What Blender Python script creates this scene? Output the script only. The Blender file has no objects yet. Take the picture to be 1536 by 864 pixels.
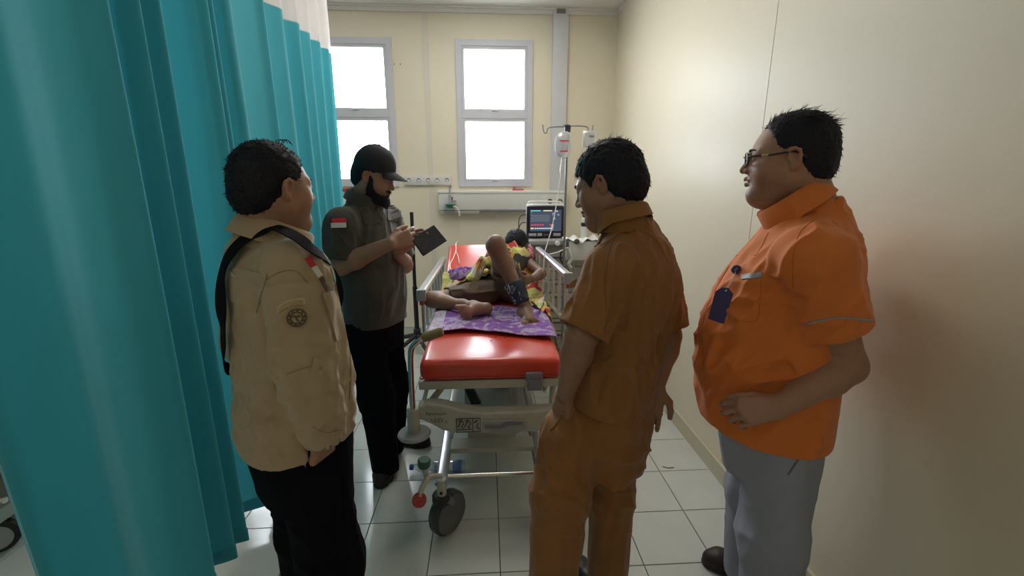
import bpy, bmesh, math, random
import numpy as np
from mathutils import Vector, Matrix
from mathutils.bvhtree import BVHTree

random.seed(7)
RNG = np.random.default_rng(11)
sc = bpy.context.scene
COL = sc.collection

# ------------------------------------------------------------------ camera, light, exposure
F_PX, CX, CY, EYE = 660.0, 768.0, 432.0, 1.55
PITCH, YAW = math.atan(157 / F_PX), math.atan(38 / F_PX)
cam_d = bpy.data.cameras.new('camera')
cam = bpy.data.objects.new('camera', cam_d)
COL.objects.link(cam)
cam.location = (0, 0, EYE)
cam.rotation_euler = (math.pi / 2 - PITCH, 0, -YAW)
cam_d.sensor_width = 36.0
cam_d.lens = F_PX / 1536 * 36.0
cam_d.clip_start = 0.02
sc.camera = cam

world = bpy.data.worlds.new('overcast_sky')
sc.world = world
world.use_nodes = True
world.node_tree.nodes['Background'].inputs[0].default_value = (0.93, 0.97, 1.0, 1)
world.node_tree.nodes['Background'].inputs[1].default_value = 14.0
sc.view_settings.view_transform = 'Standard'
sc.view_settings.look = 'None'
sc.view_settings.gamma = 1.0
sc.view_settings.use_curve_mapping = False
sc.view_settings.exposure = 0.35
sc.cycles.use_denoising = True
sc.cycles.max_bounces = 8
sc.cycles.diffuse_bounces = 5

def area_light(name, loc, rot, sx, sy, power, col=(1, 1, 1), portal=False):
    l = bpy.data.lights.new(name, 'AREA')
    l.shape = 'RECTANGLE'; l.size = sx; l.size_y = sy; l.energy = power; l.color = col
    l.cycles.is_portal = portal
    o = bpy.data.objects.new(name, l); COL.objects.link(o)
    o.location = loc; o.rotation_euler = rot
    return o

# room extents (metres; camera stands at x=0,y=0)
XR, XL, YB, YF, ZC = 1.231, -4.60, 4.43, -2.60, 3.085
WINDOWS = [(-0.252, 0.437), (-1.530, -0.848), (-2.800, -2.110)]      # x spans of the openings in the back wall
WZ0, WZ1 = 1.530, 2.812
for i, (a, b) in enumerate(WINDOWS):       # sky portals in the window openings
    area_light('window_daylight_portal', ((a + b) / 2, YB + 0.17, (WZ0 + WZ1) / 2), (-math.pi / 2, 0, 0), b - a, WZ1 - WZ0, 1, portal=True)

# ------------------------------------------------------------------ pixel -> place helpers
_c, _s = math.cos, math.sin
FWD = np.array([_s(YAW) * _c(PITCH), _c(YAW) * _c(PITCH), -_s(PITCH)])
RGT = np.array([_c(YAW), -_s(YAW), 0.0])
UPV = np.cross(RGT, FWD)
CAM = np.array([0, 0, EYE])
def ray(px, py): return FWD + RGT * (px - CX) / F_PX - UPV * (py - CY) / F_PX
def atY(px, py, y): r = ray(px, py); return CAM + r * (y / r[1])
def atX(px, py, x): r = ray(px, py); return CAM + r * (x / r[0])
def atZ(px, py, z): r = ray(px, py); return CAM + r * ((z - EYE) / r[2])

# ------------------------------------------------------------------ materials
MATS = {}
def mat(name, col, rough=0.6, metal=0.0, noise=0.0, nscale=8.0, bump=0.0, bscale=200.0, spec=0.5, sheen=0.0, emit=None, estr=0.0, coat=0.0, alpha=1.0, trans=0.0, attr=None, sss=0.0):
    if name in MATS: return MATS[name]
    m = bpy.data.materials.new(name); m.use_nodes = True
    nt = m.node_tree; b = nt.nodes['Principled BSDF']
    b.inputs['Roughness'].default_value = rough
    b.inputs['Metallic'].default_value = metal
    b.inputs['Specular IOR Level'].default_value = spec
    if sheen: b.inputs['Sheen Weight'].default_value = sheen
    if coat: b.inputs['Coat Weight'].default_value = coat; b.inputs['Coat Roughness'].default_value = 0.15
    if trans: b.inputs['Transmission Weight'].default_value = trans
    if sss:
        b.inputs['Subsurface Weight'].default_value = sss
        b.inputs['Subsurface Radius'].default_value = (0.012, 0.005, 0.003)
        b.inputs['Subsurface Scale'].default_value = 0.5
    if alpha < 1: b.inputs['Alpha'].default_value = alpha
    base = (*col, 1)
    b.inputs['Base Color'].default_value = base
    tc = nt.nodes.new('ShaderNodeTexCoord')
    src = None
    if attr:
        a = nt.nodes.new('ShaderNodeAttribute'); a.attribute_name = attr
        src = a.outputs['Color']
    if noise:
        n = nt.nodes.new('ShaderNodeTexNoise'); n.inputs['Scale'].default_value = nscale; n.inputs['Detail'].default_value = 5
        nt.links.new(tc.outputs['Object'], n.inputs['Vector'])
        mr = nt.nodes.new('ShaderNodeMapRange'); mr.inputs[1].default_value = 0.25; mr.inputs[2].default_value = 0.75
        mr.inputs[3].default_value = 1 - noise; mr.inputs[4].default_value = 1 + noise
        nt.links.new(n.outputs['Fac'], mr.inputs[0])
        mx = nt.nodes.new('ShaderNodeVectorMath'); mx.operation = 'SCALE'
        if src: nt.links.new(src, mx.inputs[0])
        else: mx.inputs[0].default_value = col
        nt.links.new(mr.outputs[0], mx.inputs['Scale'])
        src = mx.outputs[0]
    if src: nt.links.new(src, b.inputs['Base Color'])
    if bump:
        n2 = nt.nodes.new('ShaderNodeTexNoise'); n2.inputs['Scale'].default_value = bscale; n2.inputs['Detail'].default_value = 3
        nt.links.new(tc.outputs['Object'], n2.inputs['Vector'])
        bp = nt.nodes.new('ShaderNodeBump'); bp.inputs['Strength'].default_value = bump; bp.inputs['Distance'].default_value = 0.002
        nt.links.new(n2.outputs['Fac'], bp.inputs['Height']); nt.links.new(bp.outputs[0], b.inputs['Normal'])
    if emit:
        b.inputs['Emission Color'].default_value = (*emit, 1); b.inputs['Emission Strength'].default_value = estr
    MATS[name] = m
    return m

def ramp_mat(name, stops, scale=6.0, kind='noise', rough=0.8, bump=0.15, bscale=250.0, distort=0.6):
    """cloth print: procedural pattern through a constant colour ramp"""
    if name in MATS: return MATS[name]
    m = bpy.data.materials.new(name); m.use_nodes = True
    nt = m.node_tree; b = nt.nodes['Principled BSDF']; b.inputs['Roughness'].default_value = rough
    tc = nt.nodes.new('ShaderNodeTexCoord')
    if kind == 'voronoi':
        n0 = nt.nodes.new('ShaderNodeTexNoise'); n0.inputs['Scale'].default_value = scale * 1.2; n0.inputs['Detail'].default_value = 2
        nt.links.new(tc.outputs['Object'], n0.inputs['Vector'])
        ad = nt.nodes.new('ShaderNodeMixRGB'); ad.blend_type = 'ADD'; ad.inputs[0].default_value = distort * 0.2
        nt.links.new(tc.outputs['Object'], ad.inputs[1]); nt.links.new(n0.outputs['Color'], ad.inputs[2])
        n = nt.nodes.new('ShaderNodeTexVoronoi'); n.inputs['Scale'].default_value = scale
        nt.links.new(ad.outputs[0], n.inputs['Vector'])
        sep = nt.nodes.new('ShaderNodeSeparateColor'); nt.links.new(n.outputs['Color'], sep.inputs[0]); out = sep.outputs[0]
    else:
        n = nt.nodes.new('ShaderNodeTexNoise'); n.inputs['Scale'].default_value = scale; n.inputs['Detail'].default_value = 3; n.inputs['Distortion'].default_value = distort
        nt.links.new(tc.outputs['Object'], n.inputs['Vector']); out = n.outputs['Fac']
    cr = nt.nodes.new('ShaderNodeValToRGB'); cr.color_ramp.interpolation = 'CONSTANT' if kind == 'voronoi' else 'LINEAR'
    els = cr.color_ramp.elements
    while len(els) < len(stops): els.new(0.5)
    for e, (p, c) in zip(els, stops): e.position = p; e.color = (*c, 1)
    nt.links.new(out, cr.inputs[0]); nt.links.new(cr.outputs[0], b.inputs['Base Color'])
    n2 = nt.nodes.new('ShaderNodeTexNoise'); n2.inputs['Scale'].default_value = bscale
    nt.links.new(tc.outputs['Object'], n2.inputs['Vector'])
    bp = nt.nodes.new('ShaderNodeBump'); bp.inputs['Strength'].default_value = bump; bp.inputs['Distance'].default_value = 0.003
    nt.links.new(n2.outputs['Fac'], bp.inputs['Height']); nt.links.new(bp.outputs[0], b.inputs['Normal'])
    MATS[name] = m
    return m

def glass_mat(name, tint=(1, 1, 1), gloss=0.08, rough=0.02, opac=0.0):
    """thin clear sheet: transparent with a little reflection"""
    if name in MATS: return MATS[name]
    m = bpy.data.materials.new(name); m.use_nodes = True
    nt = m.node_tree; nt.nodes.remove(nt.nodes['Principled BSDF'])
    out = nt.nodes['Material Output']
    t = nt.nodes.new('ShaderNodeBsdfTransparent'); t.inputs[0].default_value = (*tint, 1)
    g = nt.nodes.new('ShaderNodeBsdfGlossy'); g.inputs['Roughness'].default_value = rough
    mx = nt.nodes.new('ShaderNodeMixShader')
    fr = nt.nodes.new('ShaderNodeLayerWeight'); fr.inputs[0].default_value = 0.35
    ma = nt.nodes.new('ShaderNodeMath'); ma.operation = 'MULTIPLY_ADD'; ma.inputs[1].default_value = 0.7; ma.inputs[2].default_value = gloss
    nt.links.new(fr.outputs['Facing'], ma.inputs[0]); nt.links.new(ma.outputs[0], mx.inputs[0])
    nt.links.new(t.outputs[0], mx.inputs[1]); nt.links.new(g.outputs[0], mx.inputs[2])
    last = mx.outputs[0]
    if opac:
        d = nt.nodes.new('ShaderNodeBsdfDiffuse'); d.inputs[0].default_value = (0.9, 0.92, 0.95, 1)
        m2 = nt.nodes.new('ShaderNodeMixShader'); m2.inputs[0].default_value = opac
        nt.links.new(last, m2.inputs[1]); nt.links.new(d.outputs[0], m2.inputs[2]); last = m2.outputs[0]
    nt.links.new(last, out.inputs[0])
    MATS[name] = m
    return m

def cloth_translucent(name, col, tr=0.3, rough=0.8, alpha=1.0, noise=0.06):
    if name in MATS: return MATS[name]
    m = bpy.data.materials.new(name); m.use_nodes = True
    nt = m.node_tree; b = nt.nodes['Principled BSDF']; out = nt.nodes['Material Output']
    b.inputs['Base Color'].default_value = (*col, 1); b.inputs['Roughness'].default_value = rough
    b.inputs['Sheen Weight'].default_value = 0.25
    t = nt.nodes.new('ShaderNodeBsdfTranslucent'); t.inputs[0].default_value = (*col, 1)
    mx = nt.nodes.new('ShaderNodeMixShader'); mx.inputs[0].default_value = tr
    nt.links.new(b.outputs[0], mx.inputs[1]); nt.links.new(t.outputs[0], mx.inputs[2])
    last = mx.outputs[0]
    tc = nt.nodes.new('ShaderNodeTexCoord')
    n2 = nt.nodes.new('ShaderNodeTexNoise'); n2.inputs['Scale'].default_value = 300
    nt.links.new(tc.outputs['Object'], n2.inputs['Vector'])
    bp = nt.nodes.new('ShaderNodeBump'); bp.inputs['Strength'].default_value = 0.1; bp.inputs['Distance'].default_value = 0.001
    nt.links.new(n2.outputs['Fac'], bp.inputs['Height']); nt.links.new(bp.outputs[0], b.inputs['Normal'])
    if alpha < 1:
        tp = nt.nodes.new('ShaderNodeBsdfTransparent')
        m2 = nt.nodes.new('ShaderNodeMixShader'); m2.inputs[0].default_value = alpha
        nt.links.new(tp.outputs[0], m2.inputs[1]); nt.links.new(last, m2.inputs[2]); last = m2.outputs[0]
    nt.links.new(last, out.inputs[0])
    MATS[name] = m
    return m

# ------------------------------------------------------------------ object helpers
def root_loc(o):
    l = np.zeros(3)
    while o is not None:
        l += np.array(o.location); o = o.parent
    return l

def link(name, me, m=None, parent=None, smooth=False):
    o = bpy.data.objects.new(name, me); COL.objects.link(o)
    if m is not None and not me.materials: me.materials.append(m)
    if parent is not None: o.parent = parent
    if smooth and len(me.polygons): me.polygons.foreach_set('use_smooth', [True] * len(me.polygons))
    return o

def mesh_obj(name, V, Fc, m=None, parent=None, smooth=False, auto=None):
    """V in world coordinates; stored relative to the parent's place"""
    V = np.asarray(V, float).reshape(-1, 3)
    if parent is not None: V = V - root_loc(parent)
    me = bpy.data.meshes.new(name)
    me.from_pydata(V.tolist(), [], [tuple(int(i) for i in f) for f in Fc]); me.update()
    o = link(name, me, m, parent, smooth)
    if auto: me.set_sharp_from_angle(angle=math.radians(auto))
    return o

def fast_mesh(name, V, Q, m=None, parent=None, cols=None):
    V = np.asarray(V, np.float32)
    if parent is not None: V = V - root_loc(parent).astype(np.float32)
    me = bpy.data.meshes.new(name)
    me.vertices.add(len(V)); me.vertices.foreach_set('co', V.ravel())
    k = Q.shape[1]
    me.loops.add(len(Q) * k); me.loops.foreach_set('vertex_index', Q.astype(np.int32).ravel())
    me.polygons.add(len(Q)); me.polygons.foreach_set('loop_start', np.arange(0, len(Q) * k, k, dtype=np.int32))
    me.polygons.foreach_set('use_smooth', np.ones(len(Q), bool))
    me.update(calc_edges=True); me.validate()
    if cols is not None:
        a = me.color_attributes.new('Col', 'FLOAT_COLOR', 'POINT')
        c4 = np.ones((len(V), 4), np.float32); c4[:, :3] = cols
        a.data.foreach_set('color', c4.ravel())
    return link(name, me, m, parent)

def empty(name, loc, label=None, cat=None, group=None):
    o = bpy.data.objects.new(name, None); COL.objects.link(o); o.location = tuple(float(v) for v in loc)
    o.empty_display_size = 0.05
    tag(o, label, cat, group)
    return o

def tag(o, label=None, cat=None, group=None, kind=None):
    if label: o['label'] = label
    if cat: o['category'] = cat
    if group: o['group'] = group
    if kind: o['kind'] = kind
    return o

class MB:
    """collects shapes (world coordinates) for ONE mesh"""
    def __init__(s): s.V = []; s.F = []
    def add(s, V, Fc):
        b = len(s.V); s.V += [tuple(float(c) for c in v) for v in V]; s.F += [tuple(i + b for i in f) for f in Fc]; return s
    def box(s, c, h, R=None, bev=0.0):
        bm = bmesh.new(); bmesh.ops.create_cube(bm, size=2)
        for v in bm.verts: v.co = Vector((v.co.x * h[0], v.co.y * h[1], v.co.z * h[2]))
        if bev: bmesh.ops.bevel(bm, geom=bm.edges[:], offset=bev, segments=2, affect='EDGES', profile=0.6)
        M = Matrix(R) if R is not None else Matrix.Identity(3)
        V = [M @ v.co + Vector(c) for v in bm.verts]; Fc = [[v.index for v in f.verts] for f in bm.faces]
        bm.free(); return s.add(V, Fc)
    def span(s, a, b, bev=0.0):
        a = np.array(a, float); b = np.array(b, float)
        return s.box((a + b) / 2, np.abs(b - a) / 2, None, bev)
    def tube(s, pts, r, n=12, cap=True, closed=False):
        pts = [np.array(p, float) for p in pts]; m = len(pts)
        rs = [r] * m if np.isscalar(r) else list(r)
        V = []; Fc = []; prev = None
        for i, p in enumerate(pts):
            a = pts[(i - 1) % m] if (i > 0 or closed) else p
            b = pts[(i + 1) % m] if (i < m - 1 or closed) else p
            t = b - a; t = t / (np.linalg.norm(t) + 1e-9)
            if prev is None:
                u = np.cross(t, [0, 0, 1.0]);
                if np.linalg.norm(u) < 1e-3: u = np.cross(t, [1.0, 0, 0])
            else: u = prev - t * (prev @ t)
            u /= np.linalg.norm(u) + 1e-12; w = np.cross(t, u); prev = u
            for k in range(n):
                an = 2 * math.pi * k / n
                V.append(p + rs[i] * (math.cos(an) * u + math.sin(an) * w))
        for i in range(m if closed else m - 1):
            j = (i + 1) % m
            for k in range(n): Fc.append((i * n + k, i * n + (k + 1) % n, j * n + (k + 1) % n, j * n + k))
        if cap and not closed: Fc += [tuple(range(n))[::-1], tuple((m - 1) * n + k for k in range(n))]
        return s.add(V, Fc)
    def lathe(s, prof, c=(0, 0, 0), axis=(0, 0, 1), n=24):
        """prof: (radius, height) along axis"""
        ax = np.array(axis, float); ax /= np.linalg.norm(ax)
        u = np.cross(ax, [0, 0, 1.0])
        if np.linalg.norm(u) < 1e-3: u = np.array([1.0, 0, 0])
        u /= np.linalg.norm(u); w = np.cross(ax, u); V = []; Fc = []
        for r, h in prof:
            for k in range(n):
                a = 2 * math.pi * k / n
                V.append(np.array(c) + ax * h + max(r, 1e-5) * (math.cos(a) * u + math.sin(a) * w))
        for i in range(len(prof) - 1):
            for k in range(n): Fc.append((i * n + k, i * n + (k + 1) % n, (i + 1) * n + (k + 1) % n, (i + 1) * n + k))
        Fc += [tuple(range(n))[::-1], tuple((len(prof) - 1) * n + k for k in range(n))]
        return s.add(V, Fc)
    def prism(s, poly, ext):
        """planar polygon (3D points) pushed along ext"""
        n = len(poly); P0 = [np.array(p, float) for p in poly]; e = np.array(ext, float)
        V = P0 + [p + e for p in P0]
        Fc = [tuple(range(n))[::-1], tuple(range(n, 2 * n))] + [(i, (i + 1) % n, n + (i + 1) % n, n + i) for i in range(n)]
        return s.add(V, Fc)
    def sheet(s, P, th):
        """grid of points (nu,nv,3) given thickness along its normals"""
        P = np.asarray(P, float); nu, nv = P.shape[:2]
        du = np.gradient(P, axis=0); dv = np.gradient(P, axis=1)
        N = np.cross(du, dv); N /= np.linalg.norm(N, axis=2, keepdims=True) + 1e-9
        A = P.reshape(-1, 3); B = (P - N * th).reshape(-1, 3); o = nu * nv
        idx = lambda i, j: i * nv + j
        Fc = []
        for i in range(nu - 1):
            for j in range(nv - 1):
                q = (idx(i, j), idx(i + 1, j), idx(i + 1, j + 1), idx(i, j + 1))
                Fc.append(q); Fc.append(tuple(o + k for k in q[::-1]))
        rim = [idx(i, 0) for i in range(nu)] + [idx(nu - 1, j) for j in range(1, nv)] + [idx(i, nv - 1) for i in range(nu - 2, -1, -1)] + [idx(0, j) for j in range(nv - 2, 0, -1)]
        for a, b in zip(rim, rim[1:] + rim[:1]): Fc.append((b, a, o + a, o + b))
        return s.add(np.vstack([A, B]), Fc)
    def build(s, name, m, parent=None, smooth=True, auto=35):
        return mesh_obj(name, s.V, s.F, m, parent, smooth, auto if smooth else None)

def rotm(axis, deg): return np.array(Matrix.Rotation(math.radians(deg), 3, Vector(axis)))
def smooth_path(pts, n=8):
    """Catmull-Rom through the points"""
    P = [np.array(p, float) for p in pts]; P = [2 * P[0] - P[1]] + P + [2 * P[-1] - P[-2]]; out = []
    for i in range(1, len(P) - 2):
        for k in range(n):
            t = k / n
            out.append(0.5 * (2 * P[i] + (P[i + 1] - P[i - 1]) * t + (2 * P[i - 1] - 5 * P[i] + 4 * P[i + 1] - P[i + 2]) * t * t + (3 * P[i] - P[i - 1] - 3 * P[i + 1] + P[i + 2]) * t ** 3))
    out.append(P[-2]); return out

def text_geom(s, size=1.0):
    """flat triangles of a string, left-bottom at the origin, in its own x/y"""
    cu = bpy.data.curves.new('lettering', 'FONT'); cu.body = s; cu.size = size; cu.resolution_u = 3
    o = bpy.data.objects.new('lettering', cu); COL.objects.link(o)
    me = bpy.data.meshes.new_from_object(o)
    V = np.array([v.co[:] for v in me.vertices]).reshape(-1, 3); Fc = [tuple(p.vertices) for p in me.polygons]
    bpy.data.objects.remove(o); bpy.data.meshes.remove(me)
    return V, Fc

def text_on_plane(name, s, size, org, u, v, m, parent, lift=0.0006):
    V, Fc = text_geom(s, size); u = np.array(u, float); v = np.array(v, float); n = np.cross(u, v)
    W = np.array(org) + V[:, :1] * u + V[:, 1:2] * v + n * lift
    return mesh_obj(name, W, Fc, m, parent)
# ================================================================== THE ROOM
M_tile = mat('floor_tile', (0.62, 0.64, 0.60), rough=0.14, noise=0.05, nscale=5, spec=0.55)
M_grout = mat('grout', (0.10, 0.10, 0.09), rough=0.9)
M_wall = mat('cream_wall', (0.77, 0.70, 0.55), rough=0.40, noise=0.02, nscale=2, bump=0.05, bscale=60, spec=0.45)
M_wallb = mat('cream_wall_back', (0.80, 0.74, 0.59), rough=0.5, noise=0.02, nscale=2, spec=0.4)
M_ceil = mat('white_ceiling', (0.80, 0.79, 0.76), rough=0.8)
M_trimw = mat('white_trim', (0.78, 0.77, 0.74), rough=0.45)
M_alu = mat('window_aluminium', (0.60, 0.61, 0.67), rough=0.4)
M_duct = mat('grey_duct', (0.62, 0.63, 0.66), rough=0.5)
M_base = mat('baseboard_cream', (0.60, 0.56, 0.42), rough=0.35)
M_seam = mat('dark_seam', (0.16, 0.14, 0.10), rough=0.9)

def struct(name, mb, m, smooth=False):
    o = mb.build(name, m, None, smooth); o['kind'] = 'structure'; return o

floor = struct('floor', MB().span((XL, YF, -0.10), (XR + 0.05, YB + 0.1, -0.004)), M_grout)
TS, GX, GY = 0.30, 0.038, 1.485            # tile pitch and where its joints run
bm = bmesh.new(); bmesh.ops.create_cube(bm, size=1)
for v in bm.verts: v.co = Vector((v.co.x * (TS - 0.004), v.co.y * (TS - 0.004), v.co.z * 0.008 - 0.004))
tile_me = bpy.data.meshes.new('tile'); bmesh.ops.bevel(bm, geom=[e for e in bm.edges if all(v.co.z > -0.001 for v in e.verts)], offset=0.0012, segments=1, affect='EDGES'); bm.to_mesh(tile_me); bm.free()
tile_me.materials.append(M_tile)
rest = MB()
ntile = 0
for i in range(-16, 4):
    for j in range(-14, 10):
        cx, cy = GX + (i + 0.5) * TS, GY + (j + 0.5) * TS
        if cx < XL + 0.1 or cy > YB or cy < YF: continue
        if cx > -2.6 and cy > 0.25:
            o = bpy.data.objects.new('tile', tile_me); COL.objects.link(o); o.parent = floor; o.location = (cx, cy, random.uniform(-0.0006, 0.0))
            ntile += 1
        else:
            rest.span((cx - TS / 2 + .002, cy - TS / 2 + .002, -0.008), (cx + TS / 2 - .002, cy + TS / 2 - .002, 0.0))
rest.build('tile_field', M_tile, floor, False)['kind'] = 'stuff'

# back wall with three window openings
wb = MB(); edges = []
xs = [XL - 0.1] + [v for w in sorted(WINDOWS) for v in w] + [XR + 0.1]
for k in range(0, len(xs), 2): wb.span((xs[k], YB, 0), (xs[k + 1], YB + 0.16, ZC))
for a, b in WINDOWS:
    wb.span((a, YB, 0), (b, YB + 0.16, WZ0)); wb.span((a, YB, WZ1), (b, YB + 0.16, ZC))
wall_back = struct('wall_back', wb, M_wallb)
wall_right = struct('wall_right', MB().span((XR + 0.012, YF, 0), (XR + 0.15, YB, ZC)), M_seam)
for k, (a, b) in enumerate([(YF, -0.43), (-0.426, 1.996), (2.0, YB)]):
    MB().span((XR, a, 0.0), (XR + 0.012, b, ZC)).build('wall_panel', M_wall, wall_right, False)
wall_left = struct('wall_left', MB().span((XL - 0.15, YF, 0), (XL, YB, ZC)), M_wallb)
wall_front = struct('wall_front', MB().span((XL, YF - 0.15, 0), (XR + 0.1, YF, ZC)), M_wallb)
ceiling = struct('ceiling', MB().span((XL, YF, ZC), (XR + 0.15, YB + 0.1, ZC + 0.1)), M_ceil)
struct('baseboard_right', MB().span((XR - 0.012, YF, 0), (XR, YB, 0.088)).span((XR - 0.016, YF, 0.088), (XR, YB, 0.102), 0.003), M_base)
struct('baseboard_back', MB().span((XL, YB - 0.012, 0), (XR, YB, 0.10)), mat('baseboard_grey', (0.55, 0.55, 0.53), 0.4))
struct('trim_1', MB().span((XL, YB - 0.022, ZC - 0.05), (XR, YB, ZC), 0.004).span((XL, YB - 0.045, ZC - 0.018), (XR, YB - 0.02, ZC), 0.004), M_trimw)
struct('trim_2', MB().span((XR - 0.022, YF, ZC - 0.04), (XR, YB - 0.02, ZC), 0.004), M_trimw)
struct('trim_3', MB().span((-0.556, YB - 0.006, 0.1), (-0.506, YB, ZC - 0.05)), mat('joint_strip', (0.72, 0.68, 0.58), 0.5))

M_pane = glass_mat('window_glass', (0.97, 0.985, 1.0), gloss=0.03)
def window(k, a, b):
    w = MB()   # outer frame: jambs, head, sill, transom
    y0, y1 = YB - 0.02, YB + 0.06
    w.span((a - 0.012, y0, WZ0 - 0.012), (a + 0.040, y1, WZ1 + 0.012), 0.004).span((b - 0.040, y0, WZ0 - 0.012), (b + 0.012, y1, WZ1 + 0.012), 0.004)
    w.span((a + .03, y0 + .002, WZ1 - 0.045), (b - .03, y1 - .002, WZ1 + 0.010), 0.004).span((a + .03, y0 + .002, WZ0 - 0.010), (b - .03, y1 - .002, WZ0 + 0.038), 0.004)
    w.span((a + .03, y0 + 0.004, 2.145), (b - .03, y1 - .004, 2.205), 0.004)
    win = struct('window_%d' % k, w, M_alu)
    for (z0, z1) in ((2.205, WZ1 - 0.045), (WZ0 + 0.038, 2.145)):
        x0, x1, t = a + 0.040, b - 0.040, 0.026
        s = MB()
        s.span((x0, y0 + 0.008, z0), (x0 + t, y1 - 0.008, z1), 0.003).span((x1 - t, y0 + 0.008, z0), (x1, y1 - 0.008, z1), 0.003)
        s.span((x0 + .02, y0 + 0.010, z0), (x1 - .02, y1 - 0.010, z0 + t), 0.003).span((x0 + .02, y0 + 0.010, z1 - t), (x1 - .02, y1 - 0.010, z1), 0.003)
        sash = s.build('sash', M_alu, win, False)
        MB().span((x0 + t, YB + 0.018, z0 + t), (x1 - t, YB + 0.024, z1 - t)).build('pane', M_pane, sash, False)
        MB().span(((x0 + x1) / 2 - 0.03, y0 - 0.006, z0 + 0.006), ((x0 + x1) / 2 + 0.03, y0 + 0.010, z0 + 0.020), 0.003).build('handle', M_alu, sash, False)
for k, (a, b) in enumerate(WINDOWS): window(k + 1, a, b)

# cable duct running up the back wall beside the window
dk = empty('cable_duct', (0.69, YB, 1.47), 'grey vertical cable duct on the back wall right of the window', 'cable duct')
MB().span((0.626, YB - 0.045, 1.478), (0.764, YB, ZC - 0.005), 0.004).build('duct_cover', M_duct, dk)
MB().span((0.655, YB - 0.052, ZC - 0.05), (0.735, YB - 0.043, ZC - 0.012), 0.003).build('end_bracket', mat('dark_bracket', (0.18, 0.17, 0.17), 0.6), dk)

# unseen ceiling lamps; the two nearest the back wall are added to brighten it
for (x, y, lb, pw) in ((0.0, 3.0, 'unseen white light panel added above the red stretcher', 7.0), (-2.9, 2.4, 'unseen white light panel added over the curtained bay', 5.0), (-0.9, -1.3, 'white ceiling light panel at the rear end of the room', 1.6)):
    cl = empty('unseen_ceiling_light', (x, y, ZC), lb, 'ceiling light', 'ceiling light panels')
    f = MB()
    for s in (-1, 1):
        f.span((x + s * 0.30 - 0.015, y - 0.615, ZC - 0.05), (x + s * 0.30 + 0.015, y + 0.615, ZC)); f.span((x - 0.30, y + s * 0.60 - 0.015, ZC - 0.05), (x + 0.30, y + s * 0.60 + 0.015, ZC))
    f.build('frame', M_trimw, cl, False)
    MB().span((x - 0.285, y - 0.585, ZC - 0.035), (x + 0.285, y + 0.585, ZC - 0.028)).build('diffuser', mat('lamp_diffuser_%d' % int(pw * 10), (0.9, 0.9, 0.88), 0.5, emit=(1.0, 0.95, 0.87), estr=pw), cl, False)
# ================================================================== CURTAIN
M_teal = cloth_translucent('teal_curtain_cloth', (0.055, 0.41, 0.50), tr=0.34)
M_mesh = cloth_translucent('white_mesh_cloth', (0.82, 0.78, 0.76), tr=0.45, alpha=0.82)
knots = [(.885, -1.03), (.94, -1.09), (1.0, -1.10), (1.06, -1.05), (1.10, -1.02), (1.15, -1.035), (1.22, -1.06), (1.30, -1.05), (1.36, -1.015), (1.39, -1.0), (1.40, -1.04), (1.42, -1.10), (1.45, -1.12), (1.485, -1.03), (1.512, -1.0), (1.535, -1.09), (1.57, -1.05), (1.60, -1.0), (1.635, -1.12), (1.74, -1.14), (1.82, -1.03), (1.853, -1.0), (1.872, -1.06), (1.903, -1.01), (1.93, -1.08), (1.98, -1.0), (2.02, -1.0), (2.05, -1.07), (2.15, -1.08), (2.28, -1.03), (2.33, -1.0), (2.36, -1.09), (2.45, -1.05), (2.53, -1.0), (2.57, -1.08), (2.66, -1.07), (2.72, -1.0), (2.755, -1.01), (2.79, -1.09), (2.85, -1.03), (2.90, -1.0), (2.94, -1.09), (3.0, -1.05), (3.06, -1.0), (3.10, -1.09), (3.16, -1.05), (3.21, -1.0), (3.25, -1.06), (3.30, -1.02)]
path = np.array(smooth_path([(x, y, 0) for y, x in knots], 6))
HEM, MESHZ, TOPZ = 0.10, 2.40, 2.985
def curtain_grid(z0, z1, nz):
    G = np.zeros((len(path), nz, 3))
    for j in range(nz):
        z = z0 + (z1 - z0) * j / (nz - 1)
        t = (TOPZ - z) / TOPZ
        amp = 0.72 + 0.42 * t
        G[:, j, 0] = -1.04 + (path[:, 0] + 1.04) * amp + 0.02 * t * np.sin(path[:, 1] * 3 + z)
        G[:, j, 1] = path[:, 1] + 0.015 * t * np.sin(path[:, 1] * 9.0 + 1.7 * z)
        G[:, j, 2] = z
    return G
def grid_mesh(name, G, m, parent):
    nu, nv = G.shape[:2]
    Fc = [(i * nv + j, (i + 1) * nv + j, (i + 1) * nv + j + 1, i * nv + j + 1) for i in range(nu - 1) for j in range(nv - 1)]
    return mesh_obj(name, G.reshape(-1, 3), Fc, m, parent, True)
cur = empty('privacy_curtain', (-1.04, 2.1, HEM), 'long teal privacy curtain with a white mesh top, hanging in folds', 'curtain')
cc = grid_mesh('curtain_cloth', curtain_grid(HEM, MESHZ, 22), M_teal, cur)
grid_mesh('mesh_header', curtain_grid(MESHZ - 0.004, TOPZ, 8), M_mesh, cur)
hg = curtain_grid(HEM - 0.002, HEM + 0.055, 3); hg[:, :, 0] += 0.003
grid_mesh('hem_band', hg, M_teal, cc)
rail = empty('curtain_rail', (-1.04, 2.1, ZC), 'white curtain track fixed to the ceiling above the teal curtain', 'curtain rail')
MB().span((-1.055, YF + 0.5, ZC - 0.03), (-1.025, 3.9, ZC), 0.004).build('track', M_trimw, rail)
for k in range(26): MB().tube([(-1.04, 0.9 + k * 0.096, ZC - 0.03), (-1.04, 0.9 + k * 0.096, TOPZ - 0.005)], 0.004, 6).build('glider', M_trimw, rail)

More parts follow.
